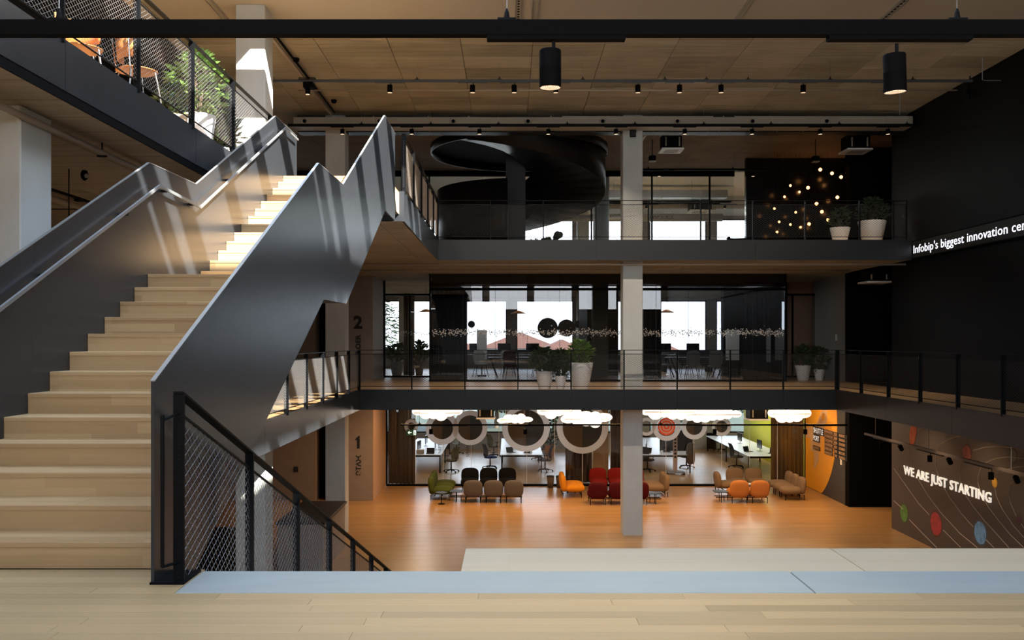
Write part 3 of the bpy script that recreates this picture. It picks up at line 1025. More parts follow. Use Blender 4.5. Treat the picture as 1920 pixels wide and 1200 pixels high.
# ================================================================== RAILINGS
def railing(label, A, B, zf, posts, cell=(0.085, 0.05), top=1.065, flat=(0.03, 0.08), wire=0.0027, slope=0.0, wmat=None, bottom=0.10, end_posts=True, wire_r=None):
    """A, B: (x, y) ends at foot level zf; posts: distances along; the mesh leans with the slope"""
    A, B = Vector(A), Vector(B)
    L = (B - A).length
    d = (B - A) / L
    nrm = Vector((-d.y, d.x))
    root = thing('railing', label, 'railing', (A.x, A.y, zf), math.atan2(d.y, d.x))

    def zz(s):
        return slope * s
    for s in posts:
        MB().box(s - flat[0] / 2, s + flat[0] / 2, -flat[1] / 2, flat[1] / 2, zz(s) - 0.02, zz(s) + top).build('post', STEEL_DARK, root)
    MB().prism([(0, top), (L, zz(L) + top), (L, zz(L) + top + 0.014), (0, top + 0.014)], 'y', -0.028, 0.028).build('top_rail', STEEL_DARK, root)
    MB().tube([(0, 0, top - 0.10), (L, 0, zz(L) + top - 0.10)], 0.009, 6).build('mesh_rail', STEEL_DARK, root)
    MB().tube([(0, 0, bottom), (L, 0, zz(L) + bottom)], 0.009, 6).build('mesh_rail', STEEL_DARK, root)
    # diamond wire net: two families of diagonal wires
    net = MB()
    H = top - 0.10 - bottom
    cw, ch = cell
    k = cw / ch                       # run per rise of one wire
    n = int((L + H * k) / cw) + 2
    for sgn in (1, -1):
        for i in range(n):
            if sgn > 0:
                s0, s1 = i * cw - H * k, i * cw
            else:
                s0, s1 = i * cw, i * cw - H * k
            z0, z1 = 0.0, H
            if s0 < 0:
                z0 = H * (0 - s0) / (s1 - s0)
                s0 = 0.0
            if s0 > L:
                z0 = H * (L - s0) / (s1 - s0)
                s0 = L
            if s1 < 0:
                z1 = H - (H - z0) * (0 - s1) / (s0 - s1) if s0 != s1 else H
                s1 = 0.0
            if s1 > L:
                z1 = z0 + (H - z0) * (L - s0) / (s1 - s0)
                s1 = L
            if abs(s1 - s0) < 1e-3:
                continue
            o = 0.0015 * sgn
            net.tube([(s0, o, zz(s0) + bottom + z0), (s1, o, zz(s1) + bottom + z1)], wire, 3)
    net.build('wire_net', wmat or WIRE_DARK, root, kind='stuff')
    return root


# far side of the first gallery (faces the viewer)
ps = [0.015] + [1.42 * k for k in range(1, 9)] + [12.765]
railing('long black mesh railing across the first gallery in front of the meeting rooms', (-4.02, SE + 0.03), (8.76, SE + 0.03), G1, ps)
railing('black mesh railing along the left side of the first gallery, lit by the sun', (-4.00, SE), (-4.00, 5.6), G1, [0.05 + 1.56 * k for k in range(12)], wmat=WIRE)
railing('black mesh railing along the right walkway over the planet mural', (8.77, SE), (8.77, 5.6), G1, [0.05 + 1.6 * k for k in range(12)])
railing('thin mesh railing across the second gallery in front of the spiral stair', (-1.92, SE + 0.03), (10.65, SE + 0.03), G2, [0.02, 1.43, 2.84, 4.25, 5.65, 7.05, 8.45, 9.85, 11.3, 12.2, 12.55], wmat=WIRE_DARK)
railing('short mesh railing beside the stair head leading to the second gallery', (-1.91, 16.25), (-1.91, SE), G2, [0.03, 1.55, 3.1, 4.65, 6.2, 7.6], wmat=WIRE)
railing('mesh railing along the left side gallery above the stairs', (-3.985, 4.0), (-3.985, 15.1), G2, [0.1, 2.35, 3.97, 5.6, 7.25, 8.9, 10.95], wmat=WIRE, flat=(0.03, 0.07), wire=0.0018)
# the railing of the steps going down
dn = railing('black mesh handrailing going down beside the aisle steps at the foot of the stairs', (-1.80, 4.88), (-1.80, 16.0), G1, [0.01, 1.34, 2.71, 4.09, 5.46, 6.83, 8.2, 9.6, 11.0],
             slope=-0.370, top=1.035, flat=(0.02, 0.058), wire=0.0017, wmat=plain('net_wire', (0.16, 0.16, 0.165), 0.4, 0.6), cell=(0.075, 0.058), bottom=0.04)
MB().tube([(-0.11, 0.045, 0.93), (-0.11, 0.045, 0.12)], 0.011, 8).tube([(-0.11, 0.045, 0.90), (0, 0.0, 0.93)], 0.008, 6).tube([(-0.11, 0.045, 0.12), (0, 0.0, 0.12)], 0.008, 6).build('frame_rod', STEEL_DARK, dn)


# ================================================================== CEILING SERVICES
ORD = ['first', 'second', 'third', 'fourth', 'fifth', 'sixth', 'seventh', 'eighth', 'ninth', 'tenth', 'eleventh', 'twelfth']


def spot_proto(r, h, stem, label, group, on=True):
    t = thing('spotlight', label, 'spotlight', (0, 0, 0), 0, group)
    MB().lathe([(0.001, h * 0.16), (r * 0.94, h * 0.14), (r * 0.945, 0), (r, 0.0), (r, 0.004), (r, h * 0.5), (r * 1.006, h * 0.505), (r * 1.006, h * 0.515), (r, h * 0.52), (r, h - 0.004), (r * 0.96, h), (0.001, h)], (0, 0, -stem - h), 24, False).build('housing', BLACK, t, True)
    lens = MB().lathe([(0.001, 0.016), (r * 0.25, 0.015), (r * 0.5, 0.012), (r * 0.75, 0.007), (r * 0.94, 0.002)], (0, 0, -stem - h), 24, cap=False)
    lo = lens.build('reflector', SPOT_ON if on else STEEL_DARK, t, True)
    if r > 0.056:
        rg = MB()
        for q in (0.3, 0.5, 0.7, 0.88):
            rg.tube([(q * r * math.cos(a * PI / 10), q * r * math.sin(a * PI / 10), -stem - h + 0.001 + 0.012 * (1 - q)) for a in range(20)], 0.0011, 4, closed=True)
        rg.build('reflector_ring', plain('reflector_bronze', (0.25, 0.14, 0.07), 0.4) if 'reflector_bronze' not in MATS else MATS['reflector_bronze'], lo)
    MB().tube([(0.3 * r, 0, 0), (0.3 * r, 0, -stem - 0.004)], r * 0.16, 8).build('stem', STEEL_DARK, t)
    return t


def track(name, label, x0, x1, y, z, h=0.05, w_=0.045, wires=(), top=G3, mat=STEEL_DARK, adapters=()):
    t = thing(name, label, 'track', (0, y, z))
    MB().box(x0, x1, -w_ / 2, w_ / 2, 0, h).build('rail', mat, t)
    for a, b in adapters:
        MB().box(a, b, -w_ / 2 * 0.9, w_ / 2 * 0.9, -h * 0.30, 0).build('adapter', mat, t)
    for x in wires:
        wo_ = MB().tube([(x, 0, h), (x, 0, top - z)], 0.0025 if top - z > 2 else 0.004, 5).build('hanger_wire', WIRE, t)
        MB().box(x - 0.05, x + 0.05, -0.02, 0.02, h, h + 0.014).lathe([(0.018, 0.014), (0.012, 0.05), (0.004, 0.07)], (x, 0, h), 8).build('hanger_clip', STEEL_DARK, wo_)
    return t


track('track_rail', 'thick black lighting track spanning the front of the room with two big spotlights', -5, 5, 4.9, 6.99, 0.082, 0.06, (-2.46, -0.012, 2.45), 11.5, BLACK, ((-0.12, 0.635), (1.743, 2.525)))
p0 = spot_proto(0.0595, 0.205, 0.06, 'large black spotlight with lit rim, left one on the front track', 'spotlights on the front track')
p0.location = (0.226, 4.9, 6.972)
p1 = dup(p0, (2.105, 4.9, 6.95), 0.3, 'large black spotlight with lit rim, right one on the front track', 'spotlights on the front track')
p1.rotation_euler = (0.02, -0.05, 0.3)

TY2, TZ2 = 19.88, 11.06
xs2 = [wx(p, TY2) for p in (731, 886, 964, 1042, 1196, 1274, 1352, 1506, 1661)]
track('track_rail', 'long slate lighting track under the shuttered ceiling carrying nine spotlights', wx(505, TY2), WR - 0.6, TY2, TZ2, 0.055, 0.05, [x + 0.6 for x in xs2], G3,
      plain('slate_track', (0.05, 0.055, 0.06), 0.4), [(x - 0.32, x + 0.32) for x in xs2])
q0 = None
for i, x in enumerate(xs2):
    lb = '%s spotlight from the left on the long slate ceiling track' % ORD[i]
    if q0 is None:
        q0 = spot_proto(0.058, 0.17, 0.05, lb, 'spotlights on the slate track')
        q0.location = (x, TY2, TZ2 - 0.016)
    else:
        dup(q0, (x, TY2, TZ2 - 0.016), 0.2 * i, lb)
TY3, TZ3 = 23.55, 10.95
xs3 = [wx(p, TY3) for p in (642, 772, 899, 1028, 1155, 1284, 1410, 1538, 1665)]
track('track_rail', 'black lighting track just below the air duct carrying nine small spotlights', wx(540, TY3), WR - 0.05, TY3, TZ3, 0.07, 0.05, [x + 0.5 for x in xs3], G3, STEEL_DARK, [(x - 0.3, x + 0.3) for x in xs3])
q3 = None
for i, x in enumerate(xs3):
    lb = '%s spotlight from the left on the track below the air duct' % ORD[i]
    if q3 is None:
        q3 = spot_proto(0.055, 0.13, 0.05, lb, 'spotlights below the air duct')
        q3.location = (x, TY3, TZ3 - 0.02)
    else:
        dup(q3, (x, TY3, TZ3 - 0.02), 0, lb)
# two more tracks over the second gallery
for yy, zz_, pxs, nm in ((29.6, 10.95, (1236, 1412), 'nearer track over the second gallery, right of the column'), (36.5, 10.9, (1212, 1359), 'track behind the glass of the second gallery')):
    xs_ = [wx(p, yy) for p in pxs]
    track('track_rail', 'black ' + nm, 3.9, 8.0 if yy < 30 else 8.6, yy, zz_, 0.06, 0.05, (4.6, 7.4), G3 if yy < 30 else G3 - 0.05, STEEL_DARK, [(x - 0.5, x + 0.5) for x in xs_])
    for i, x in enumerate(xs_):
        dup(q3, (x, yy, zz_ - 0.02), 0, ('left' if i == 0 else 'right') + ' spotlight on the ' + nm)
# single camera-like projector at the left end of the slate track
t = thing('stage_projector', 'black stage projector clamped to the left end of the slate track', 'projector', (wx(577, TY2), TY2, TZ2))
MB().tube([(-0.16, 0, 0.06), (-0.19, 0, 0.10), (0.16, 0, 0.10), (0.18, 0, 0.06)], 0.008, 5).box(-0.2, 0.17, -0.04, 0.04, 0.056, 0.07).build('clamp', BLACK, t)
MB().bbox(-0.08, 0.14, -0.12, 0.12, -0.14, -0.02, 0.01).build('body', BLACK, t)
MB().lathe([(0.05, 0), (0.055, 0.02), (0.055, 0.16)], (0.0, 0, -0.27), 16).build('barrel', BLACK, t, True)
MB().lathe([(0.001, 0.003), (0.045, 0.0)], (0.0, 0, -0.272), 16, False).build('lens', SPOT_ON, t)

# air duct with its round nozzles
DY, dz0, dz1 = 24.0, 11.07, 11.34
t = thing('air_duct', 'long pale rectangular air duct with round nozzles under the ceiling', 'air duct', (0, DY, dz0))
xa, xb = wx(550, DY), wx(1712, DY)
segs = [xa, wx(620, DY), wx(700, DY), wx(803, DY), wx(878, DY), wx(1033, DY), wx(1055, DY), wx(1161, DY), wx(1231, DY), wx(1336, DY), wx(1357, DY), wx(1378, DY), wx(1468, DY), wx(1518, DY), wx(1662, DY), xb]
for i in range(len(segs) - 1):
    hh = 0.27 if 5 < i < 9 or i > 10 else 0.245
    MB().bbox(segs[i] + 0.004, segs[i + 1] - 0.004, 0, 0.55, 0, hh, 0.006).build('duct_section', DUCT, t)
for i in range(1, len(segs) - 1):
    MB().box(segs[i] - 0.012, segs[i] + 0.012, -0.012, 0.55, -0.012, 0.28).build('flange', DUCT, t)
for p in (571, 711, 850, 990, 1130, 1270, 1411, 1550):
    x = wx(p, DY)
    nz = MB()
    n = 20
    prof = [(0.095, 0.0), (0.10, -0.02), (0.085, -0.035), (0.07, -0.02), (0.05, -0.012)]
    vs, fs = [], []
    for r, y in prof:
        vs += [(x + r * math.cos(2 * PI * k / n), y, 0.13 + r * math.sin(2 * PI * k / n)) for k in range(n)]
    for i in range(len(prof) - 1):
        fs += [(i * n + k, i * n + (k + 1) % n, (i + 1) * n + (k + 1) % n, (i + 1) * n + k) for k in range(n)]
    nz.add(vs, fs)
    no_ = nz.build('nozzle', DUCT, t, True)
    MB().prism([(x + 0.046 * math.cos(2 * PI * k / n), 0.13 + 0.046 * math.sin(2 * PI * k / n)) for k in range(n)], 'y', -0.03, -0.004).build('nozzle_core', BLACK, no_)
for p in (680, 880, 1060, 1142, 1330, 1448, 1520, 1680):
    MB().tube([(wx(p, DY), 0.27, 0.27), (wx(p, DY), 0.27, 0.43)], 0.005, 5).build('hanger_rod', WIRE, t)
struct(MB().box(-5.8, WR, 24.6, 25.0, 11.05, 11.5).build('trim_10', FASCIA), 'dark strip painting in the shade behind the air duct')  # dark strip stands in for the shadow behind the duct

# pipes
tag(MB().tube([(wx(560, 21.6), 21.6, 11.36), (wx(1795, 21.6), 21.6, 11.36)], 0.02, 8).build('sprinkler_pipe', PIPE, None, True), 'thin pale sprinkler pipe running across the ceiling under the slate track', 'pipe')
tag(MB().tube([(-4.75, 17.9, 11.38), (-4.75, 23.9, 11.38)], 0.04, 8).build('drain_pipe', PIPE, None, True), 'pale pipe on the ceiling running back from the sunlit column', 'pipe')
tag(MB().tube([(-4.66, 17.9, 11.42), (-4.66, 23.9, 11.42)], 0.025, 8).build('cable_conduit', STEEL_DARK, None, True), 'dark conduit beside the ceiling pipe near the sunlit column', 'conduit')
for y, z, r, lb in ((24.4, 7.40, 0.03, 'front pale pipe under the second gallery soffit'), (26.0, 7.36, 0.028, 'second pale pipe under the second gallery soffit')):
    t = thing('soffit_pipe', lb, 'pipe', (0, y, z))
    MB().tube([(-4.4, 0, 0), (10.8 if y < 25 else 9.9, 0, 0)], r, 8).build('pipe_run', PIPE, t, True)
    for x in (-2, 0.6, 3.0, 5.0, 7.8):
        MB().tube([(x, 0, -0.035), (x, 0, 0.09)], 0.008, 6).lathe([(0.04, -0.01), (0.04, 0.01)], (x, 0, 0), 8).build('pipe_clip', DUCT, t)
t = thing('soffit_pipe', 'pale pipe under the left side gallery running towards the stairs', 'pipe', (-4.45, 0, 7.38))
MB().tube([(0, -1, 0), (0, 14.5, 0)], 0.035, 8).build('pipe_run', PIPE, t, True)
for y in (6.0, 9.8, 11.7, 13.6):
    MB().tube([(0, y, 0.02), (0, y, 0.11)], 0.008, 5).box(-0.05, 0.05, y - 0.02, y + 0.02, -0.045, -0.03).build('pipe_clip', STEEL_DARK, t)
t = thing('soffit_pipe', 'second pipe deeper under the left side gallery', 'pipe', (-6.6, 0, 7.38))
MB().tube([(0, 2, 0), (0, 22, 0)], 0.045, 8).build('pipe_run', PIPE, t, True)
for y in (9.8, 12.2, 15.2):
    MB().tube([(0, y, 0.02), (0, y, 0.11)], 0.008, 5).lathe([(0.02, -0.2), (0.035, -0.05)], (0, y, 0), 8).build('pipe_clip', STEEL_DARK, t)
t = thing('cable_track', 'thin black cable track with clips under the left side gallery', 'track', (-6.2, 0, 7.36))
MB().box(-0.02, 0.02, 2, 22, 0, 0.03).build('rail', STEEL_DARK, t)
for y in (9.6, 10.6, 11.7, 12.9, 14.2):
    MB().box(-0.04, 0.04, y - 0.05, y + 0.05, -0.03, 0).build('clip', STEEL_DARK, t)
t = thing('ceiling_camera', 'small black ceiling sensor under the left side gallery', 'sensor', (-5.4, 11.4, 7.47))
MB().lathe([(0.03, 0), (0.05, -0.05), (0.04, -0.10), (0.01, -0.13)][::-1], (0, 0, 0.02), 10).build('dome', BLACK, t, True)
MB().blob((0.03, -0.02, -0.05), (0.03, 0.03, 0.03), 1, 1, 10, 6).build('eye', SATIN, t, True)
tag(MB().tube([(-5.55, 11.3, 4.9), (-5.55, 11.3, 7.49)], 0.008, 5).build('hanging_cable', STEEL_DARK), 'thin cable hanging beside the big left column', 'cable')

# ceiling rails of the front bay
for i, (p, lb) in enumerate(((972, 'perforated'), (1003, 'plain')) + ((1392, 'double'), (1670, 'slotted'), (412, 'grey'), (293, 'outer grey'))):
    x = wx(p, 16.8)
    t = thing('ceiling_rail', '%s pale rail on the front ceiling, %s' % (lb, ['left of the pair above the left big spotlight', 'right of the pair above the left big spotlight', 'between the two big spotlights', 'above the right big spotlight', 'above the side gallery chairs', 'further left above the side gallery'][i]), 'rail', (x, 15.75, 11.47))
    MB().box(-0.045, 0.045, 0, 2.1, 0, 0.03).build('rail', DUCT, t)
    MB().box(-0.055, -0.045, 0, 2.1, -0.02, 0.03).box(0.045, 0.055, 0, 2.1, -0.02, 0.03).build('lip', ZINC, t)
    if lb in ('perforated', 'slotted'):
        mm = MB()
        for k in range(16):
            mm.box(-0.02, 0.02, 0.05 + 0.13 * k, 0.11 + 0.13 * k, -0.003, 0.0)
        mm.build('slot', BLACK, t)

# smoke detectors and sprinklers on the ceiling
for x, y, lb in ((wx(555, 19.6), 19.6, 'black round smoke detector on the ceiling left of the slate track'), (wx(626, 23.0), 23.0, 'black round smoke detector on the ceiling above the left end of the duct')):
    t = thing('smoke_detector', lb, 'detector', (x, y, 11.5))
    MB().lathe([(0.02, -0.09), (0.06, -0.07), (0.075, -0.02), (0.075, 0.0)], (0, 0, 0), 14).build('body', BLACK, t, True)
    MB().lathe([(0.004, -0.10), (0.018, -0.088)], (0, 0, 0), 8).build('sensor_tip', SATIN, t)


# AC cassettes
def cassette(label, x, y, z, top, w_=0.62, body=0.34):
    t = thing('ac_cassette', label, 'air conditioner', (x, y, z))
    MB().bbox(-w_ * 0.42, w_ * 0.42, -w_ * 0.42, w_ * 0.42, 0.05, 0.05 + body, 0.01).build('casing', STEEL_DARK, t)
    MB().bbox(-w_ / 2, w_ / 2, -w_ / 2, w_ / 2, 0.0, 0.05, 0.012).build('panel', PLASTIC, t)
    MB().box(-w_ * 0.3, w_ * 0.3, -w_ * 0.3, w_ * 0.3, -0.006, 0.0).build('grille', DUCT, t)
    for a in (-1, 1):
        MB().box(a * w_ * 0.30 - 0.02, a * w_ * 0.30 + 0.02, -w_ * 0.44, -w_ * 0.42, 0.1, body - 0.05).build('bracket', DUCT, t)
        MB().tube([(a * w_ * 0.4, 0, 0.1), (a * w_ * 0.4, 0, top - z)], 0.008, 5).build('hanger_rod', STEEL_DARK, t)


cassette('white air conditioner cassette hanging right of the central column on the second gallery', wx(1258, 26.5), 26.5, 10.92, 11.5, 0.66, 0.42)
cassette('white air conditioner cassette near the right wall on the second gallery', wx(1604, 26.5), 26.5, 10.9, 11.5, 0.75, 0.42)
cassette('pale air conditioner cassette under the second gallery by the black right wall', wx(1640, 27.0), 27.0, 7.05, 7.49, 0.75, 0.3)
cassette('white air conditioner cassette in the ground floor office left of the big ring', wx(911, 31.4), 31.4, 2.60, 3.49, 0.66, 0.45)
cassette('white air conditioner cassette in the ground floor office before the lime corner', wx(1419, 31.4), 31.4, 2.56, 3.49, 0.74, 0.45)
cassette('air conditioner cassette in the second gallery office left of the column', wx(1090, 38), 38.0, 10.75, 11.45, 1.0, 0.45)
cassette('air conditioner cassette in the second gallery office right of the column', wx(1312, 37.5), 37.5, 10.7, 11.45, 1.0, 0.45)
for px, py, y, lb in ((1223, 302, 27.5, 'small black wifi box under the ceiling right of the central column'), (1529, 303, 27.5, 'small black box under the ceiling near the hanging bulbs')):
    t = thing('ceiling_box', lb, 'box', (wx(px, y), y, wz(py, y)))
    MB().bbox(-0.1, 0.1, -0.1, 0.1, 0, 0.16, 0.015).build('body', BLACK, t)
    MB().box(-0.1, 0.1, -0.105, 0.1, -0.02, 0).build('base', DUCT, t)
    MB().tube([(0, 0, 0.16), (0, 0, 11.5 - wz(py, y))], 0.012, 6).build('drop_rod', STEEL_DARK, t)
t = thing('hanging_strip_light', 'thin strip light slanting back beside the central column on the second gallery', 'strip light', (0, 0, 0))
MB().box(3.86, 3.92, 25.2, 27.6, 11.16, 11.19).build('strip', PLASTIC, t)
MB().tube([(3.89, 25.4, 11.19), (3.89, 25.4, 11.5)], 0.005, 5).tube([(3.89, 27.4, 11.19), (3.89, 27.4, 11.5)], 0.005, 5).build('drop_wire', WIRE, t)
t = thing('wall_speaker', 'small black speaker on the front of the central column', 'speaker', (wx(1187, 24.4), 24.42, wz(248, 24.4)))
MB().bbox(-0.08, 0.08, -0.02, 0.05, -0.12, 0.12, 0.01).build('cabinet', BLACK, t)
MB().box(-0.065, 0.065, -0.026, -0.02, -0.105, 0.105).build('grille', SIGN_BLACK, t)
# bent rods by the right wall
for pts, lb in (([(1842, 85), (1842, 150), (1848, 151), (1877, 151)], 'bent pale conduit rod hanging by the right wall near the ceiling'), ([(1687, 112), (1687, 216)], 'thin pale rod hanging near the right end of the duct')):
    tag(MB().tube([(wx(a, 19.6), 19.6, wz(b, 19.6)) for a, b in pts], 0.009, 6).build('conduit_rod', SATIN), lb, 'rod')
t = thing('wall_spotlight', 'small black spotlight tilted on the right wall under the ceiling', 'spotlight', (wx(1815, 20.9), 20.9, 10.95))
MB().lathe([(0.06, 0), (0.06, 0.2)], (0, 0, 0.0), 16).build('housing', STEEL_DARK, t, True)
MB().tube([(0, 0, 0.2), (0.05, 0, 0.55)], 0.012, 6).build('stem', STEEL_DARK, t)
MB().lathe([(0.001, 0.002), (0.05, -0.001)], (0, 0, 0), 16, False).build('lens', FASCIA, t)


# ================================================================== SPIRAL STAIR on the second gallery
sp = thing('spiral_stair', 'black steel spiral stair sweeping up through the ceiling of the second gallery', 'spiral staircase', (0.32, 28.6, 8.0))
R_, Ri_ = 2.72, 0.75


def sweep(a0, a1, z0, z1, lo, hi, r, th, n=48):
    """curved plate following a helix; angles in degrees, heights linear"""
    m = MB()
    vs, fs = [], []
    for i in range(n + 1):
        t_ = i / n
        a = math.radians(a0 + (a1 - a0) * t_)
        z = z0 + (z1 - z0) * t_
        for rr, zz in ((r, z + lo), (r + th, z + lo), (r + th, z + hi), (r, z + hi)):
            vs.append((rr * math.cos(a), rr * math.sin(a), zz))
    for i in range(n):
        for k in range(4):
            l = (k + 1) % 4
            fs.append((4 * i + k, 4 * (i + 1) + k, 4 * (i + 1) + l, 4 * i + l))
    fs += [(0, 1, 2, 3), (4 * n + 3, 4 * n + 2, 4 * n + 1, 4 * n)]
    return m.add(vs, fs)


HB = plain('spiral_black_steel', (0.005, 0.0053, 0.007), 0.36, 0.0, spec=0.3)
sweep(115, -190, 1.15, 4.2, -0.30, 1.0, R_, 0.03, 72).build('outer_balustrade', HB, sp, True)
sweep(115, -190, 1.15, 4.2, -0.30, 1.0, Ri_, 0.03, 60).build('inner_balustrade', HB, sp, True)
so = MB()
vs, fs = [], []
n = 72
for i in range(n + 1):
    t_ = i / n
    a = math.radians(115 - 305 * t_)
    z = 1.15 + 3.05 * t_ - 0.30
    for r in (Ri_, 1.4, 2.1, R_):
        vs.append((r * math.cos(a), r * math.sin(a), z + 0.012 * math.sin(i * 2.1)))
for i in range(n):
    for k in range(3):
        fs.append((4 * i + k, 4 * i + k + 1, 4 * (i + 1) + k + 1, 4 * (i + 1) + k))
so.add(vs, fs).build('soffit', HB, sp, True)
for i in range(20):
    t_ = (i + 0.5) / 20
    a = math.radians(115 - 305 * t_)
    z = 1.15 + 3.05 * t_ - 0.1
    w0, w1 = math.radians(7.6), math.radians(7.6)
    MB().prism([(Ri_ * math.cos(a - w0), Ri_ * math.sin(a - w0)), (R_ * math.cos(a - w0), R_ * math.sin(a - w0)), (R_ * math.cos(a + w0), R_ * math.sin(a + w0)), (Ri_ * math.cos(a + w0), Ri_ * math.sin(a + w0))], 'z', z - 0.06, z).build('tread', HB, sp)
# curved wall around the foot of the stair and the post it turns about
sweep(262, 150, 0, 0, 0.0, 2.05, 2.55, 0.05, 30).build('foot_screen', HB, sp, True)
MB().box(-0.42, 0.2, -0.35, 0.3, 0, 3.5).build('core_post', HB, sp)
rng_ = sweep(0, 360, 3.5, 3.5, -0.25, 0.03, R_ + 0.06, 0.04, 64)
rng_.build('ceiling_ring', HB, sp, True)
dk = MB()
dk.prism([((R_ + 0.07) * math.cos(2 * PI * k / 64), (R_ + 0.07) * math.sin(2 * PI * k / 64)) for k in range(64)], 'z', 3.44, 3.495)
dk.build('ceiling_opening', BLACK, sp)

# ================================================================== LIT TICKER AND WALL GRAPHICS
t = thing('led_ticker', 'long black display band on the right wall with running white lettering', 'display', (WR - 0.003, 0, 0))
MB().bbox(-0.10, 0.0, 6.0, 24.35, 7.50, 7.985, 0.008).build('housing', BLACK, t)
MB().box(-0.104, -0.10, 6.05, 24.3, 7.53, 7.955).build('screen_face', SIGN_BLACK, t)
tx = text_mesh('led_text', "Infobip's biggest innovation center in the world", 0.30, LED, t, 0.002, None, 'LEFT', 0.0, 1.04)
fit_text(tx.data, 0, 7.9)
tx.data.transform(frame((0, -1, 0), (0, 0, 1), (-1, 0, 0), (-0.107, 23.85, 7.645)))
split_words(tx, 1, 0.055, 'led_word')

t = thing('wall_lettering', 'raised white lettering across the brown planet mural', 'lettering', (WR, 0, 0))
tx = text_mesh('letters', 'WE ARE JUST STARTING', 0.33, LETTER, t, 0.012, None, 'LEFT', 0.005, 1.07)
fit_text(tx.data, 0, 4.47)
tx.data.transform(frame((0, -1, 0), (0, 0, 1), (-1, 0, 0), (-0.013, 24.66, 1.665)))
split_words(tx, 1, 0.075, 'word')
MB().box(-0.003, -0.001, 20.2, 24.6, 1.70, 1.71).build('mounting_strip', MURAL, t)


def wall_pt(px, py, X=WR):
    Y = X * 1680.0 / (px - 954.3)
    return Y, EYE + (638.7 - py) * Y / 1680.0


pcs = [('saturn', 1712, 812, 24, (0.50, 0.10, 0.03)), ('pink', 1813, 850, 15, (0.30, 0.085, 0.085)), ('teal', 1899, 854, 12, (0.11, 0.14, 0.125)), ('yellow', 1865, 905, 9, (0.62, 0.33, 0.03)),
       ('purple', 1911, 975, 8, (0.09, 0.03, 0.06)), ('green', 1695, 962, 16, (0.085, 0.22, 0.03)), ('red', 1755, 982, 21.5, (0.40, 0.03, 0.035)), ('blue', 1838, 999, 21, (0.16, 0.36, 0.62))]
for nm, px, py, rr, c in pcs:
    yc, zc = wall_pt(px, py)
    r = rr * yc / 1680
    r3 = random.Random(px)
    pts = [(yc + r * (1 + r3.uniform(-.03, .03)) * math.cos(2 * PI * k / 28), zc + r * (1 + r3.uniform(-.03, .03)) * math.sin(2 * PI * k / 28)) for k in range(28)]
    if nm == 'saturn':
        pts = [(yc + r * 0.55 * math.cos(2 * PI * k / 28) + (-0.25 * r * math.sin(2 * PI * k / 28)), min(zc + r * math.sin(2 * PI * k / 28), 3.45)) for k in range(28)]
    mt = plain('planet_' + nm, c, 0.7, 0, 0.75, 7.0, (1, 1, 1))
    MB().prism(pts, 'x', WR - 0.004, WR - 0.001).build('planet', mt, mural, label=nm.replace('saturn', 'ringed orange').replace('teal', 'grey teal') + ' painted planet')
    halo = [(yc + (y - yc) * 1.18, zc + (z - zc) * 1.18) for y, z in pts]
    MB().prism(halo, 'x', WR - 0.0012, WR - 0.0004).build('planet_halo', plain('halo_' + nm, tuple(0.6 * MURALC + 0.16 * cc for MURALC, cc in zip((0.058, 0.042, 0.034), c)), 0.7), mural)
orbs = [[(1676, 939), (1694, 955)], [(1705, 974), (1730, 1000), (1757, 1027)],
        [(1676, 878), (1700, 912), (1722, 943), (1743, 966)], [(1769, 994), (1786, 1011), (1802, 1027)],
        [(1705, 838), (1706, 855), (1710, 876), (1723, 900), (1740, 929), (1765, 962), (1800, 1000), (1833, 1027)],
        [(1735, 801), (1722, 807)],
        [(1811, 816.5), (1795, 818), (1778, 824), (1765, 833), (1757, 845), (1754, 861), (1757, 883), (1765, 905), (1780, 932), (1803, 963), (1825, 988)], [(1849, 1012), (1864, 1027)],
        [(1920, 844), (1900, 839), (1870, 837), (1845, 839), (1825, 845)], [(1804, 864), (1800, 880), (1801, 900), (1806, 920), (1822, 946), (1845, 975), (1868, 1000), (1892, 1027)],
        [(1920, 859), (1890, 857), (1867, 860), (1850, 867), (1840, 876), (1834, 893), (1834, 906), (1841, 928), (1853, 950), (1872, 975), (1895, 1003), (1920, 1027)],
        [(1920, 874.5), (1905, 876), (1890, 880), (1878, 887), (1869, 897)], [(1866, 915), (1869, 932), (1880, 955), (1900, 985), (1920, 1008)],
        [(1920, 890), (1908, 896), (1897, 907), (1892, 925), (1895, 943), (1906, 968)], [(1915, 982), (1930, 1003)]]
for ob in orbs:
    pts = [wall_pt(a, b) for a, b in ob]
    MB().tube([(WR - 0.003, y, min(z, 3.48)) for y, z in pts], 0.011, 4).build('orbit_line', ORBIT, mural)

# yellow disc on the back part of that wall
yc, zc, R0 = 32.63, 2.56, 2.93
pts = []
for k in range(80):
    a = math.radians(90 + 180 * k / 79)
    y, z = yc + R0 * math.cos(a), zc + R0 * math.sin(a)
    pts.append((min(max(y, 29.0), 32.84), min(max(z, 0.02), 3.48)))
pts += [(32.84, 0.02), (32.84, 3.48)]
MB().prism(pts, 'x', WR - 0.006, WR - 0.002).build('painted_disc', YELLOW, shut, label='large yellow painted disc')
XS = WR - 0.008


def wp(px, py):
    return wall_pt(px, py, XS)


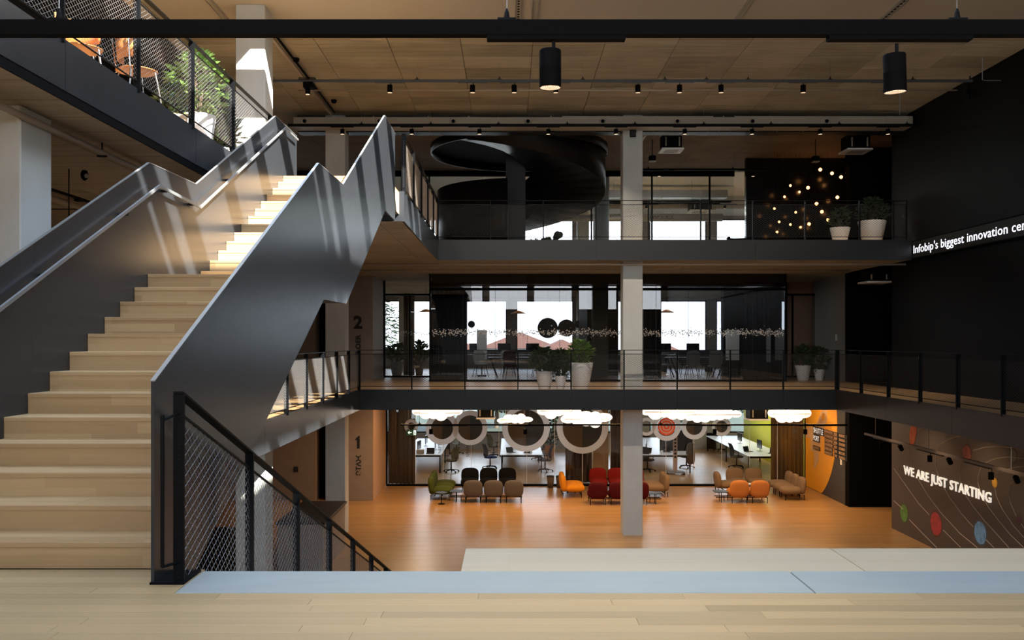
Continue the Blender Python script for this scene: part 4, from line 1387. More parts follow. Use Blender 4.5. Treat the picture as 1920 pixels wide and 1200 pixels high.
# pale rocket outline on the disc: body, window, fins
body = [(1514, 878), (1511, 815), (1516, 800), (1529, 790), (1535, 777), (1541, 768), (1552, 767), (1551, 785), (1546, 800), (1541, 812), (1537, 842), (1534, 862), (1526, 880), (1527, 845), (1521, 843), (1519, 815)]
MB().prism([wp(*p) for p in [(1511, 800), (1528, 800), (1537, 780), (1541, 768), (1551.5, 768), (1551, 786), (1547, 800), (1540, 815), (1537, 842), (1531, 842), (1530, 846), (1520, 846), (1519, 822), (1511, 820)]][::-1], 'x', XS - 0.002, XS + 0.004).build('painted_rocket', PEACH, shut, label='pale painted rocket')
MB().prism([wp(*p) for p in [(1526, 846), (1536, 846), (1535, 865), (1527, 880)]][::-1], 'x', XS - 0.002, XS + 0.004).build('painted_flame', PEACH, shut)
MB().prism([wp(1544 + 3 * math.cos(2 * PI * k / 16), 782 + 7 * math.sin(2 * PI * k / 16)) for k in range(16)][::-1], 'x', XS - 0.004, XS - 0.002).build('painted_window', YELLOW, shut)

# black sign plates with pale lettering
t = thing('wall_sign', 'stack of black sign plates with pale lettering on the yellow disc wall', 'sign', (0, 0, 0))


def plate(y_far, y_near, z0, z1, s=None, cap=None, rows=None):
    p = MB().box(XS - 0.022, XS - 0.004, y_near, y_far, z0, z1).build('sign_plate', SIGN_BLACK, t)
    if s:
        o = text_mesh('sign_text', s, 1.0, LETTER, p, 0.001, None, 'LEFT', 0.0)
        fit_text(o.data, 0, (y_far - y_near) * 0.9)
        zs = [v.co[1] for v in o.data.vertices]
        k = (z1 - z0) * 0.72 / (max(zs) - min(zs))
        for v in o.data.vertices:
            v.co[1] = (v.co[1] - min(zs)) * k
        o.data.transform(frame((0, -1, 0), (0, 0, 1), (-1, 0, 0), (XS - 0.0235, y_far - 0.05 * (y_far - y_near), z0 + 0.14 * (z1 - z0))))
    return p


def yz(px, py):
    return wall_pt(px, py, XS)


ya = yz(1525.5, 800)[0]
plate(ya, yz(1545.5, 815)[0], 2.02, 2.28, 'SHUTTLE')
plate(ya, yz(1537.5, 820)[0], 1.75, 2.00, 'PORT')
pp = plate(ya, yz(1538.5, 840)[0], 1.46, 1.60)


def dashes(parent, y_far, y_near, z0, z1, seed):
    """lettering too small to read in the picture: short pale strokes in letter-wide cells"""
    r4 = random.Random(seed)
    m = MB()
    y = y_far - 0.03
    while y > y_near + 0.05:
        l = 0.035
        kind = r4.randrange(3)
        m.box(XS - 0.0235, XS - 0.022, y - 0.010, y, z0 + 0.022, z1 - 0.022)
        if kind != 1:
            m.box(XS - 0.0235, XS - 0.022, y - l, y, z1 - 0.036, z1 - 0.022)
        if kind != 2:
            m.box(XS - 0.0235, XS - 0.022, y - l, y, z0 + 0.022, z0 + 0.036)
        if kind != 0:
            m.box(XS - 0.0235, XS - 0.022, y - l, y - l + 0.010, z0 + 0.022, z1 - 0.022)
        y -= 0.048
    m.build('sign_strokes', PEACH, parent)


dashes(pp, ya, yz(1538.5, 840)[0], 1.46, 1.60, 1)
cols_ = [(1547, 1563), (1564.5, 1572), (1573.5, 1586)]
for ci, (pa, pb) in enumerate(cols_):
    for ri in range(6):
        z1 = 2.28 - 0.143 * ri
        if ci == 0 and ri > 3:
            pb2 = pb - 1
        else:
            pb2 = pb
        p_ = plate(yz(pa, 820)[0], yz(pb2, 820)[0], z1 - 0.122, z1)
        dashes(p_, yz(pa, 820)[0], yz(pb2, 820)[0], z1 - 0.122, z1, ci * 10 + ri)
for ri in range(6):
    z1 = 2.28 - 0.143 * ri
    plate(yz(1586.5, 820)[0], yz(1589.5, 820)[0], z1 - 0.122, z1)
sw = thing('light_switch', 'white switch plate below the sign plates', 'switch', (XS, yz(1577.5, 865)[0], yz(1577.5, 865)[1]))
MB().bbox(-0.02, 0.004, -0.06, 0.06, -0.11, 0.11, 0.004).build('plate', PLASTIC, sw)
MB().box(-0.026, -0.02, -0.03, 0.03, -0.08, 0.08).build('rocker', WHITE, sw)
sw = thing('light_switch', 'white switch plate on the light grey alcove wall of the first gallery', 'switch', (11.04, 30.2, wz(633, 30.2)))
MB().bbox(-0.02, 0.0, -0.06, 0.06, -0.10, 0.10, 0.004).build('plate', PLASTIC, sw)
MB().box(-0.026, -0.02, -0.03, 0.03, -0.08, 0.08).build('rocker', WHITE, sw)

# floor numbers on the lift core
for num, wd, z, lb, big in (('1', 'ЭТАЖ', 0.0, 'black number 1 with a word set vertically on the lift core of the ground floor', 1), ('2', 'VLOER', 4.0, 'black number 2 with a word set vertically on the lift core of the first gallery', 1)):
    t = thing('floor_number', lb, 'sign', (0, 29.8, z))
    # numeral
    if z == 0:
        x0, x1, zb, zt = wx(666.5, 29.8), wx(674.5, 29.8), wz(841, 29.8), wz(817, 29.8)
        MB().prism([(x1, zb), (x1, zt), (x1 - 0.03, zt), (x0, zt - 0.10), (x0, zt - 0.17), (x0 + 0.05, zt - 0.135), (x0 + 0.05, zb)][::-1], 'y', -0.008, 0).build('numeral', SIGN_BLACK, t)
        wx0, wzb, wl, wh = wx(677, 29.8), wz(892, 29.8), (892 - 853) * 29.8 / 1680, 10 * 29.8 / 1680
    else:
        zz = z
        o = text_mesh('numeral', '2', 0.58, SIGN_BLACK, t, 0.004, frame((1, 0, 0), (0, 0, 1), (0, -1, 0), (wx(663, 29.8), -0.004, wz(615.5, 29.8) - z)), 'LEFT', 0.022)
        wx0, wzb, wl, wh = wx(676.5, 29.8), wz(671, 29.8) - z, (671 - 627) * 29.8 / 1680, 10 * 29.8 / 1680
    o = text_mesh('word', wd, 0.25, SIGN_BLACK, t, 0.004, None, 'LEFT', 0.010)
    fit_text(o.data, 0, wl)
    zs = [v.co[1] for v in o.data.vertices]
    for v in o.data.vertices:
        v.co[1] = (v.co[1] - min(zs)) * wh / (max(zs) - min(zs))
    o.data.transform(frame((0, 0, 1), (-1, 0, 0), (0, -1, 0), (wx0, -0.004, wzb)))
    MB().box(wx(668, 29.8), wx(669, 29.8), -0.002, 0.0005, wzb - 0.1, wzb - 0.09).build('stud', SIGN_BLACK, t)
t = thing('lift_button_panel', 'small black lift button panel on the core wall left of the doorway', 'panel', (wx(555, 29.8), 29.8, wz(880, 29.8)))
MB().bbox(-0.07, 0.07, -0.02, 0.0, -0.09, 0.09, 0.004).build('plate', SIGN_BLACK, t)
MB().lathe([(0.02, 0), (0.018, 0.008)], (0, -0.028, -0.02), 10).build('button', SATIN, t)

# exit sign
t = thing('exit_sign', 'green exit sign with white arrow and running figure above the ground floor sofas', 'exit sign', (wx(772, 32.5), 32.5, wz(811, 32.5)))
MB().bbox(-0.19, 0.19, -0.02, 0.02, -0.11, 0.11, 0.004).build('box', EXIT, t)
MB().prism([(-0.14, 0.0), (-0.08, 0.06), (-0.065, 0.045), (-0.10, 0.012), (0.0, 0.012), (0.0, -0.012), (-0.10, -0.012), (-0.065, -0.045), (-0.08, -0.06)], 'y', -0.024, -0.021).build('arrow', EXIT_W, t)
MB().box(0.07, 0.16, -0.0235, -0.021, -0.085, 0.085).build('doorway', EXIT_W, t)
MB().prism([(0.09, -0.07), (0.11, -0.01), (0.10, 0.03), (0.12, 0.05), (0.135, 0.02), (0.13, -0.01), (0.15, -0.07), (0.135, -0.07), (0.118, -0.03), (0.105, -0.07)], 'y', -0.0265, -0.024).build('running_figure', EXIT, t)
MB().tube([(-0.12, 0, 0.11), (-0.12, 0, 3.49 - wz(811, 32.5))], 0.005, 5).tube([(0.12, 0, 0.11), (0.12, 0, 3.49 - wz(811, 32.5))], 0.005, 5).build('hanger_wire', WIRE, t)

# ---- ground floor tracks
gt_ = track('track_rail', 'long black lighting track hanging in front of the ground floor offices', wx(752, 26), wx(1590, 26) - 0.02, 26.0, 2.86, 0.045, 0.045, (-2.6, 0.6, 4.4, 8.6), 3.49, STEEL_DARK, ((-2.9, -1.2), (0.2, 1.3), (5.6, 6.4), (8.4, 9.8)))
for i, p in enumerate((808, 985, 1340, 1510)):
    lb = 'small black spotlight %s on the ground floor track' % ['at the far left', 'in front of the big grey ring', 'in front of the small right ring', 'in front of the yellow disc'][i]
    if i == 0:
        q4 = spot_proto(0.055, 0.15, 0.09, lb, 'spotlights on the ground floor track', False)
        q4.location = (wx(p, 26), 26.0, 2.85)
    else:
        dup(q4, (wx(p, 26), 26.0, 2.85), 0, lb)
MX, MZ = 9.98, 2.69
t = thing('track_rail', 'dark lighting track running along the planet mural under the walkway', 'track', (MX, 0, MZ))
MB().box(-0.03, 0.03, 12, 25.1, 0, 0.06).build('rail', plain('bronze_track', (0.05, 0.035, 0.028), 0.45), t)
for a, b in ((22.8, 24.5), (20.6, 21.9), (18.6, 19.6)):
    MB().box(-0.028, 0.028, a, b, -0.03, 0.0).build('adapter', STEEL_DARK, t)
for y in (24.4, 21.3, 17.8):
    MB().tube([(0, y, 0.06), (0, y, 0.80)], 0.007, 5).build('hanger_rod', SATIN, t)
for i, (y, tilt) in enumerate(((24.0, 0), (22.95, 1), (21.25, 0), (20.4, 1), (18.55, 0), (17.7, 1))):
    lb = '%s spotlight from the passage end on the mural track, %s' % (ORD[i], 'tilted to the wall' if tilt else 'hanging straight')
    o = dup(q4, (MX, y, MZ), 0, lb, 'spotlights on the mural track')
    if tilt:
        o.rotation_euler = (0.2, -0.75, 0.4)
for y in (23.2, 20.6, 18.0):
    lamp('mural_lamp', 'SPOT', (9.6, y, 3.3), 32, WARM, 0.06, None, (10.9, y - 0.4, 1.4), 1.7, 0.9)
lamp('disc_lamp', 'SPOT', (9.0, 30.8, 3.3), 70, (1.0, 0.66, 0.34), 0.1, None, (10.9, 31.3, 1.6), 1.9, 0.9)


# ================================================================== SOFAS of the ground floor
def sofa(label, n, fab, loc, rz, table=None, pitch=0.67, seat_mat=None, group='modular lounge sofas'):
    """n padded shells side by side on a thin black frame; local front is -y"""
    t = thing('modular_sofa', label, 'sofa', loc, rz, group)
    x0 = -pitch * (n - 1) / 2
    tilt = Matrix.Rotation(-0.10, 3, 'X')
    for i in range(n):
        x = x0 + pitch * i
        MB().blob((x, -0.10, 0.31), (0.318, 0.36, 0.135), 0.75, 0.62, 22, 10).build('seat_cushion', seat_mat or fab, t, True)
        MB().blob((x, 0.27, 0.47), (0.318, 0.105, 0.285), 0.62, 0.75, 22, 12, tilt).build('back_cushion', fab, t, True)
    L0, L1 = x0 - 0.28, -x0 + 0.28
    if table == 'left':
        L0 -= 0.46
    if table == 'right':
        L1 += 0.46
    MB().box(L0, L1, -0.13, -0.10, 0.165, 0.19).box(L0, L1, 0.12, 0.15, 0.165, 0.19).build('frame', BLACK, t)
    for i in range(n):
        for dx in (-0.24, 0.24):
            for y in (-0.33, 0.28):
                MB().tube([(x0 + pitch * i + dx, y, 0.19), (x0 + pitch * i + dx, y + (0.01 if y > 0 else -0.01), 0.0)], [0.016, 0.011], 6).build('leg', BLACK, t)
    if table:
        s = -1 if table == 'left' else 1
        xc = s * (-x0 + 0.56)
        tb = MB().bbox(xc - 0.22, xc + 0.22, -0.22, 0.22, 0.335, 0.36, 0.01).build('side_table', FASCIA, t, label='small dark side table')
        for a_, b_, c_ in ((xc, -0.12, 0.335), (xc, 0.14, 0.335), (xc - 0.15 * s, -0.12, 0.19)):
            MB().tube([(a_, b_, c_), (a_, b_, 0.0)], 0.012, 6).build('table_leg', BLACK, tb)
    return t


sofa('olive green three-seat sofa seen from its side near the curtain', 3, F_GREEN, (-2.33, 30.75, 0), PI / 2)
t = thing('side_table', 'tiny round side table in front of the olive green sofa', 'table', (-2.2, 29.2, 0))
MB().lathe([(0.19, 0.36), (0.2, 0.37), (0.19, 0.385)], (0, 0, 0), 18).build('top', FASCIA, t)
MB().tube([(0, 0, 0.36), (0, 0, 0.02)], 0.014, 8).lathe([(0.12, 0), (0.11, 0.012)], (0, 0, 0), 14).build('stem', BLACK, t)
sofa('black three-seat sofa facing us behind the taupe sofa', 3, F_BLACK, (-0.73, 31.95, 0), 0)
sofa('taupe three-seat sofa with its back to us and a side table at its left end', 3, F_TAUPE, (-0.51, 29.65, 0), PI, 'right')
sofa('amber two-seat sofa seen from its side left of the red sofas', 2, F_ORANGE, (2.12, 30.9, 0), PI / 2)
sofa('bright red three-seat sofa facing us beside the central column', 3, F_RED, (3.86, 31.95, 0), 0)
sofa('wine red three-seat sofa with its back to us partly behind the central column', 3, F_WINE, (3.55, 29.3, 0), PI, 'left')
sofa('tan two-seat sofa seen from behind, right of the central column', 2, F_TAN, (5.10, 31.0, 0), -PI / 2)
sofa('tan single seat turned right, leftmost of the right-hand lounge group', 1, F_TAN, (7.55, 31.3, 0), PI / 2)
sofa('tan two-seat sofa facing us behind the orange sofa', 2, F_TAN, (8.45, 31.95, 0), 0)
sofa('orange two-seat sofa with its back to us and a side table at its left end', 2, F_ORANGE2, (7.88, 29.6, 0), PI, 'right')
sofa('tan three-seat sofa seen from its side in front of the yellow disc', 3, F_TAN, (9.55, 30.75, 0), -PI / 2)
t = thing('coffee_table', 'low dark coffee table between the orange and tan sofas with a sheet of paper', 'table', (8.3, 30.8, 0))
MB().bbox(-0.45, 0.45, -0.3, 0.3, 0.37, 0.40, 0.01).build('top', FASCIA, t)
for dx in (-0.38, 0.38):
    for dy in (-0.24, 0.24):
        MB().tube([(dx, dy, 0.37), (dx, dy, 0)], 0.013, 6).build('leg', BLACK, t)
tag(MB().box(8.2, 8.6, 30.65, 30.9, 0.401, 0.412).build('paper_sheet', WHITE), 'white paper lying on the low table behind the orange sofa', 'paper')
for i, x in enumerate((1.42, 1.76)):
    t = thing('waste_bin', ['left wooden waste bin in front of the office glass', 'right wooden waste bin next to the amber sofa'][i], 'bin', (wx(1032 if i == 0 else 1049, 32.5), 32.45, 0), 0, 'bins by the office glass')
    MB().lathe([(0.10, 0.0), (0.135, 0.40), (0.125, 0.40), (0.095, 0.03)], (0, 0, 0), 16).build('bin_wall', STEM, t, True)
    MB().lathe([(0.138, 0.395), (0.14, 0.43), (0.12, 0.43)], (0, 0, 0), 16, False).build('rim', SIGN_BLACK, t, True)


# ================================================================== PLANTS
def leaf_cluster(m, rnd, c, spread, n, size, up=0.3):
    for _ in range(n):
        a = rnd.uniform(0, 2 * PI)
        rr = math.sqrt(rnd.random())
        z = rnd.random()
        k = math.sin(PI * (0.15 + 0.8 * z))
        p = Vector((c[0] + spread[0] * rr * k * math.cos(a), c[1] + spread[0] * rr * k * math.sin(a), c[2] + spread[1] * z))
        d = Vector((math.cos(a), math.sin(a), rnd.uniform(-0.5, 0.7) + up)).normalized()
        s = d.cross(Vector((rnd.uniform(-.3, .3), rnd.uniform(-.3, .3), 1))).normalized()
        l = size * rnd.uniform(0.7, 1.3)
        w_ = l * 0.24
        nn = s.cross(d)
        m.add([p, p + d * l * 0.5 + s * w_ + nn * 0.01, p + d * l - nn * 0.05 * l, p + d * l * 0.5 - s * w_ + nn * 0.01, p + d * l * 0.5 - nn * 0.02],
              [(0, 4, 1), (1, 4, 2), (2, 4, 3), (3, 4, 0)])


def plant(label, loc, r_top, h, fol_r, fol_h, n, size, pot=None, leaf=None, seed=1, up=0.3, trunk=True, group=None, cat='plant'):
    rnd = random.Random(seed)
    t = thing('potted_plant', label, cat, loc, 0, group)
    rb = r_top * 0.66
    MB().lathe([(rb * 0.96, 0), (rb, 0.01), (rb + (r_top - rb) * 0.5, h * 0.5), (r_top, h - 0.02), (r_top, h), (r_top * 0.92, h), (r_top * 0.88, h - 0.05)], (0, 0, 0), 28).build('pot', pot or POT, t, True)
    MB().lathe([(0.001, h - 0.045), (r_top * 0.9, h - 0.05)], (0, 0, 0), 16, False).build('soil', SOIL, t)
    sm = MB()
    for k in range(5):
        a = 2 * PI * k / 5 + rnd.random()
        e = (fol_r * 0.5 * math.cos(a), fol_r * 0.5 * math.sin(a), h + fol_h * rnd.uniform(0.6, 0.95))
        sm.tube([(0.03 * math.cos(a), 0.03 * math.sin(a), h - 0.06), (e[0] * 0.4, e[1] * 0.4, h + fol_h * 0.4), e], [0.012, 0.009, 0.005], 5)
    sm.build('stem', STEM, t)
    m = MB()
    leaf_cluster(m, rnd, (0, 0, h - 0.02), (fol_r, fol_h), n, size, up)
    m.build('foliage', leaf or LEAF, t, kind='stuff')
    return t


def at_px(pxc, Y, G):
    return (wx(pxc, Y), Y, G)


k24 = 24.4 / 1680
plant('tall white planter with a light green bush, largest of three left of the central column', at_px(1088.5, 24.55, G1), 23.5 * k24, 50 * k24, 0.33, 0.62, 420, 0.13, None, LEAF_LIGHT, 11)
plant('white planter with a dark bush, left one of three left of the central column', at_px(1021, 24.55, G1), 17 * k24, 34 * k24, 0.40, 0.62, 420, 0.15, None, LEAF, 12)
plant('small white planter with a dark bush between the two larger ones', at_px(1051, 24.45, G1), 11 * k24, 25 * k24, 0.25, 0.72, 260, 0.14, None, LEAF, 13)
plant('white planter with upright leaves in the right alcove, left of two', at_px(1505.5, 29.9, G1), 0.26, 0.50, 0.28, 0.62, 150, 0.22, None, LEAF, 14, 0.9)
plant('smaller white planter with a drooping dark bush in the right alcove', at_px(1536, 29.9, G1), 0.18, 0.37, 0.33, 0.75, 240, 0.17, None, LEAF, 15, 0.0)
plant('grey planter with strap leaves behind the left alcove glass, left of two', at_px(744, 33.4, G1), 0.26, 0.55, 0.34, 0.6, 160, 0.26, POT_GREY, LEAF, 16, 0.7)
plant('grey planter with strap leaves behind the left alcove glass, right of two', at_px(786, 34.5, G1), 0.2, 0.5, 0.34, 0.7, 160, 0.26, POT_GREY, LEAF, 17, 0.9)
plant('small white planter with a shrub on the second gallery near the bulbs', at_px(1575, 24.9, G2), 0.27, 0.46, 0.26, 0.55, 160, 0.15, None, LEAF, 18)
plant('large white planter with a conical dark shrub on the second gallery by the right wall', at_px(1635, 24.9, G2), 0.375, 0.64, 0.42, 0.66, 340, 0.13, None, LEAF, 19)
plant('large sunlit white planter with a leafy bush on the side gallery', (-4.62, 13.3, G2), 0.26, 0.66, 0.42, 0.95, 420, 0.15, None, LEAF_LIGHT, 20, 0.1)
plant('white planter with low dark leaves at the end of the side gallery', (-4.68, 14.5, G2), 0.22, 0.42, 0.3, 0.62, 220, 0.17, None, LEAF, 21, 0.5)
plant('woven tan planter with dark leaves left of the large sunlit planter', (-4.75, 12.6, G2), 0.22, 0.48, 0.24, 0.4, 130, 0.14, POT_TAN, LEAF, 22, 0.3)


def big_leaf(label, px, Y, seed, n, hgt, size):
    t = thing('potted_plant', label, 'plant', (wx(px, Y), Y, G2))
    MB().lathe([(0.13, 0), (0.18, 0.3), (0.165, 0.3), (0.15, 0.26)], (0, 0, 0), 16).build('pot', POT_GREY, t, True)
    rnd = random.Random(seed)
    MB().tube([(0, 0, 0.2), (0.02, 0, 0.5), (0, 0.02, hgt)], [0.02, 0.014, 0.008], 6).build('stem', STEM, t)
    for i in range(n):
        a = rnd.uniform(0, 2 * PI)
        z = 0.32 + (hgt - 0.32) * i / max(n - 1, 1)
        d = Vector((math.cos(a), 0.5 * math.sin(a), rnd.uniform(0.1, 0.9))).normalized()
        s = Vector((-d.z, 0.2, d.x)).normalized()
        l = size * rnd.uniform(0.8, 1.2)
        p = Vector((0, 0, z))
        m = MB()
        outl = [(0, 0), (0.25, 0.14), (0.5, 0.26), (0.75, 0.30), (0.95, 0.17), (1.0, 0), (0.95, -0.17), (0.75, -0.30), (0.5, -0.26), (0.25, -0.14)]
        up_ = d.cross(s)
        m.add([p + d * (l * u) + s * (l * v) + up_ * (0.05 * l * math.sin(3 * u)) for u, v in outl] + [p + d * (l * u) + s * (l * v) + up_ * (0.05 * l * math.sin(3 * u) - 0.003) for u, v in outl],
              [tuple(range(10)), tuple(range(19, 9, -1))] + [(k, (k + 1) % 10, 10 + (k + 1) % 10, 10 + k) for k in range(10)])
        m.build('leaf', LEAF, t)
    return t


big_leaf('big-leaved plant standing dark against the window right of the spiral stair', 1036, 31.8, 4, 14, 0.95, 0.38)
plant('small dark shrub against the window at the foot of the spiral stair', at_px(1001, 31.9, G2), 0.16, 0.3, 0.26, 0.65, 130, 0.12, POT_GREY, LEAF, 23)


# ================================================================== OFFICE FURNITURE on the ground floor
def desk(label, x0, x1, y0, y1, group='office bench desks'):
    t = thing('bench_desk', label, 'desk', ((x0 + x1) / 2, y0, 0), 0, group)
    hw = (x1 - x0) / 2
    MB().bbox(-hw, hw, 0, y1 - y0, 0.715, 0.74, 0.004).build('desktop', DESK, t)
    for s in (-1, 1):
        for y in (0.06, (y1 - y0) / 2, y1 - y0 - 0.1):
            MB().box(s * (hw - 0.06) - 0.025, s * (hw - 0.06) + 0.025, y, y + 0.05, 0, 0.715).build('leg', STEEL_DARK, t)
    MB().box(-hw + 0.05, hw - 0.05, 0.08, 0.11, 0.64, 0.715).box(-hw + 0.05, hw - 0.05, y1 - y0 - 0.12, y1 - y0 - 0.09, 0.64, 0.715).build('crossbar', STEEL_DARK, t)
    MB().box(-0.02, 0.02, 0.15, y1 - y0 - 0.15, 0.66, 0.715).build('cable_tray', STEEL_DARK, t)
    return t


desk('white bench desk seen through the glass beside the brown curtain', -4.3, -2.72, 36.0, 42.0)
desk('white bench desk seen through the large grey ring', -0.35, 1.36, 36.0, 42.0)
desk('white bench desk right of the central column behind the orange target', 5.05, 7.35, 36.0, 42.4)
desk('long white bench desk running back beside the lime corner', 9.5, 11.1, 35.6, 43.2)


def chair_proto(label, seatm, backm):
    t = thing('task_chair', label, 'chair', (0, 0, 0), 0, 'office swivel chairs')
    for k in range(5):
        a = 2 * PI * k / 5
        e = (0.31 * math.cos(a), 0.31 * math.sin(a))
        l = MB().tube([(0, 0, 0.10), (e[0] * 0.5, e[1] * 0.5, 0.09), (e[0], e[1], 0.065)], [0.026, 0.02, 0.014], 6).build('base_leg', BLACK, t)
        MB().prism([(e[0] + 0.03 * math.cos(b * PI / 5), 0.03 + 0.03 * math.sin(b * PI / 5)) for b in range(10)], 'y', e[1] - 0.02, e[1] + 0.02).build('caster', BLACK, l)
    MB().tube([(0, 0, 0.09), (0, 0, 0.42)], [0.032, 0.022], 10).build('gas_column', STEEL_DARK, t)
    MB().blob((0, -0.02, 0.47), (0.25, 0.25, 0.05), 0.7, 0.6, 16, 8).build('seat', seatm, t, True)
    m = MB()
    vs, fs = [], []
    nz, nx = 8, 6
    for i in range(nz + 1):
        z = 0.52 + 0.52 * i / nz
        y = 0.24 + 0.05 * math.sin(PI * i / nz * 0.9) * -1 + 0.10 * (i / nz)
        hw = 0.23 * (1 - 0.22 * (i / nz) ** 3) * (0.85 + 0.15 * min(1, i / 2))
        for k in range(nx + 1):
            x = hw * (2 * k / nx - 1)
            vs.append((x, y - 0.05 * (x / 0.23) ** 2, z))
    off = len(vs)
    vs += [(x, y + 0.025, z) for x, y, z in vs]
    for i in range(nz):
        for k in range(nx):
            a = i * (nx + 1) + k
            fs.append((a, a + 1, a + nx + 2, a + nx + 1))
            fs.append((off + a, off + a + nx + 1, off + a + nx + 2, off + a + 1))
    for i in range(nz):
        for k in (0, nx):
            a = i * (nx + 1) + k
            fs.append((a, a + nx + 1, off + a + nx + 1, off + a))
    for k in range(nx):
        for i in (0, nz):
            a = i * (nx + 1) + k
            fs.append((a, a + 1, off + a + 1, off + a))
    m.add(vs, fs).build('backrest', backm, t, True)
    MB().tube([(0, 0.05, 0.42), (0, 0.24, 0.45), (0, 0.27, 0.62)], 0.018, 6).build('back_bar', BLACK, t)
    for s in (-1, 1):
        a_ = MB().tube([(s * 0.24, 0.05, 0.46), (s * 0.29, 0.04, 0.52), (s * 0.29, 0.02, 0.68)], 0.014, 6).build('arm', BLACK, t)
        MB().bbox(s * 0.29 - 0.035, s * 0.29 + 0.035, -0.14, 0.12, 0.68, 0.70, 0.008).build('arm_pad', BLACK, a_)
    return t


def recolour(root, mapping):
    for ch in root.children:
        for nm, mm in mapping.items():
            if ch.name.split('.')[0] == nm:
                ch.data = ch.data.copy()
                ch.data.materials[0] = mm


def gp(px, py, G=0.0):
    Y = (EYE - G) * 1680 / (py - 638.7)
    return (wx(px, Y), Y, G)


chs = [(846, 885, -2.2, 'olive swivel chair left of the glass lettering, at the curtain desk', F_OLIVE, F_OLIVE),
       (919, 878, 2.0, 'grey swivel chair with blue seat at the desk behind the big ring', F_BLUE, F_GREY),
       (1022, 884, -1.4, 'black swivel chair at the right end of the middle desk', F_GREY, F_BLACK),
       (856, 851, -2.6, 'pale slatted swivel chair further back at the curtain desk', F_PALE, F_PALE),
       (926, 856, 2.2, 'olive swivel chair further back left of the middle desk', F_OLIVE, F_OLIVE),
       (1010, 862, -1.7, 'dark swivel chair tucked at the far side of the middle desk', F_GREY, F_GREY),
       (1214, 884, 2.4, 'dark swivel chair just right of the central column', F_GREY, F_GREY),
       (1287, 877, -2.8, 'black swivel chair behind the perforated stand with a jacket on it', F_BLACK, F_BLACK),
       (1381, 877, 1.7, 'dark olive swivel chair beside the long right desk', F_OLIVE, F_GREY),
       (1351, 846, 1.6, 'swivel chair with green seat far back between the right desks', fabric('lime_fabric', (0.12, 0.2, 0.04)), F_GREY)]
c0 = None
for px, py, rz, lb, sm_, bm_ in chs:
    if c0 is None:
        c0 = chair_proto(lb, sm_, bm_)
        c0.location = gp(px, py)
        c0.rotation_euler = (0, 0, rz)
    else:
        recolour(dup(c0, gp(px, py), rz, lb), {'seat': sm_, 'backrest': bm_})


def monitor(label, x, y, rz, z=0.74):
    t = thing('monitor', label, 'monitor', (x, y, z), rz, 'desk monitors')
    MB().bbox(-0.28, 0.28, -0.012, 0.012, 0.12, 0.47, 0.004).build('screen', SCREEN, t)
    MB().box(-0.02, 0.02, 0.012, 0.03, 0.0, 0.3).build('stand', SATIN, t)
    MB().bbox(-0.11, 0.11, -0.08, 0.1, 0.0, 0.012, 0.004).build('foot', SATIN, t)


for i, (x, y, rz, lb) in enumerate(((-3.7, 36.9, 1.4, 'front black monitor on the curtain desk'), (-3.1, 37.6, -1.5, 'black monitor turned left on the curtain desk'), (-3.6, 39.0, 1.5, 'black monitor halfway along the curtain desk'),
                                    (0.2, 37.6, 1.5, 'black monitor at the left of the middle desk'), (0.8, 39.5, -1.5, 'black monitor further back on the middle desk'), (5.7, 37.2, 1.5, 'monitor on the left side of the target desk'),
                                    (5.8, 39.3, 1.5, 'monitor further back on the target desk'), (10.4, 37.2, -1.5, 'white-backed monitor on the long right desk'), (10.3, 40.0, -1.5, 'monitor far back on the long right desk'))):
    monitor(lb, x, y, rz)
lp_ = [(-3.2, 36.4, 'laptop on the near end of the curtain desk'), (0.1, 36.7, 'laptop on the near left of the middle desk'), (0.75, 36.6, 'laptop on the near right of the middle desk'), (5.6, 36.5, 'laptop on the near left of the target desk'),
       (6.5, 36.9, 'laptop behind the perforated stand'), (9.9, 37.0, 'laptop on the near end of the long right desk'), (10.7, 36.4, 'laptop next to the lime corner')]
for x, y, lb in lp_:
    t = thing('laptop', lb, 'laptop', (x, y, 0.74), rng.uniform(-1, 1), 'laptops on the desks')
    MB().bbox(-0.16, 0.16, -0.11, 0.11, 0, 0.016, 0.003).build('keyboard_base', STEEL_DARK, t)
    MB().prism([(0.11, 0.012), (0.17, 0.21), (0.18, 0.21), (0.12, 0.012)], 'x', -0.16, 0.16).build('lid', STEEL_DARK, t)
tag(MB().bbox(-3.75, -3.45, 36.25, 36.5, 0.741, 0.90, 0.008).build('cardboard_box', plain('cardboard', (0.42, 0.29, 0.18), 0.8)), 'small cardboard box on the curtain desk', 'box')
for x, y, h, lb in ((0.9, 36.35, 0.12, 'white mug on the middle desk'), (6.2, 36.3, 0.14, 'white cup on the target desk')):
    t = thing('mug', lb, 'mug', (x, y, 0.74))
    MB().lathe([(0.035, 0), (0.042, h), (0.036, h), (0.03, 0.01)], (0, 0, 0), 14).build('cup', PLASTIC, t, True)
    MB().tube([(0.04, 0, h * 0.8), (0.07, 0, h * 0.7), (0.07, 0, h * 0.35), (0.04, 0, h * 0.25)], 0.006, 5).build('handle', PLASTIC, t)
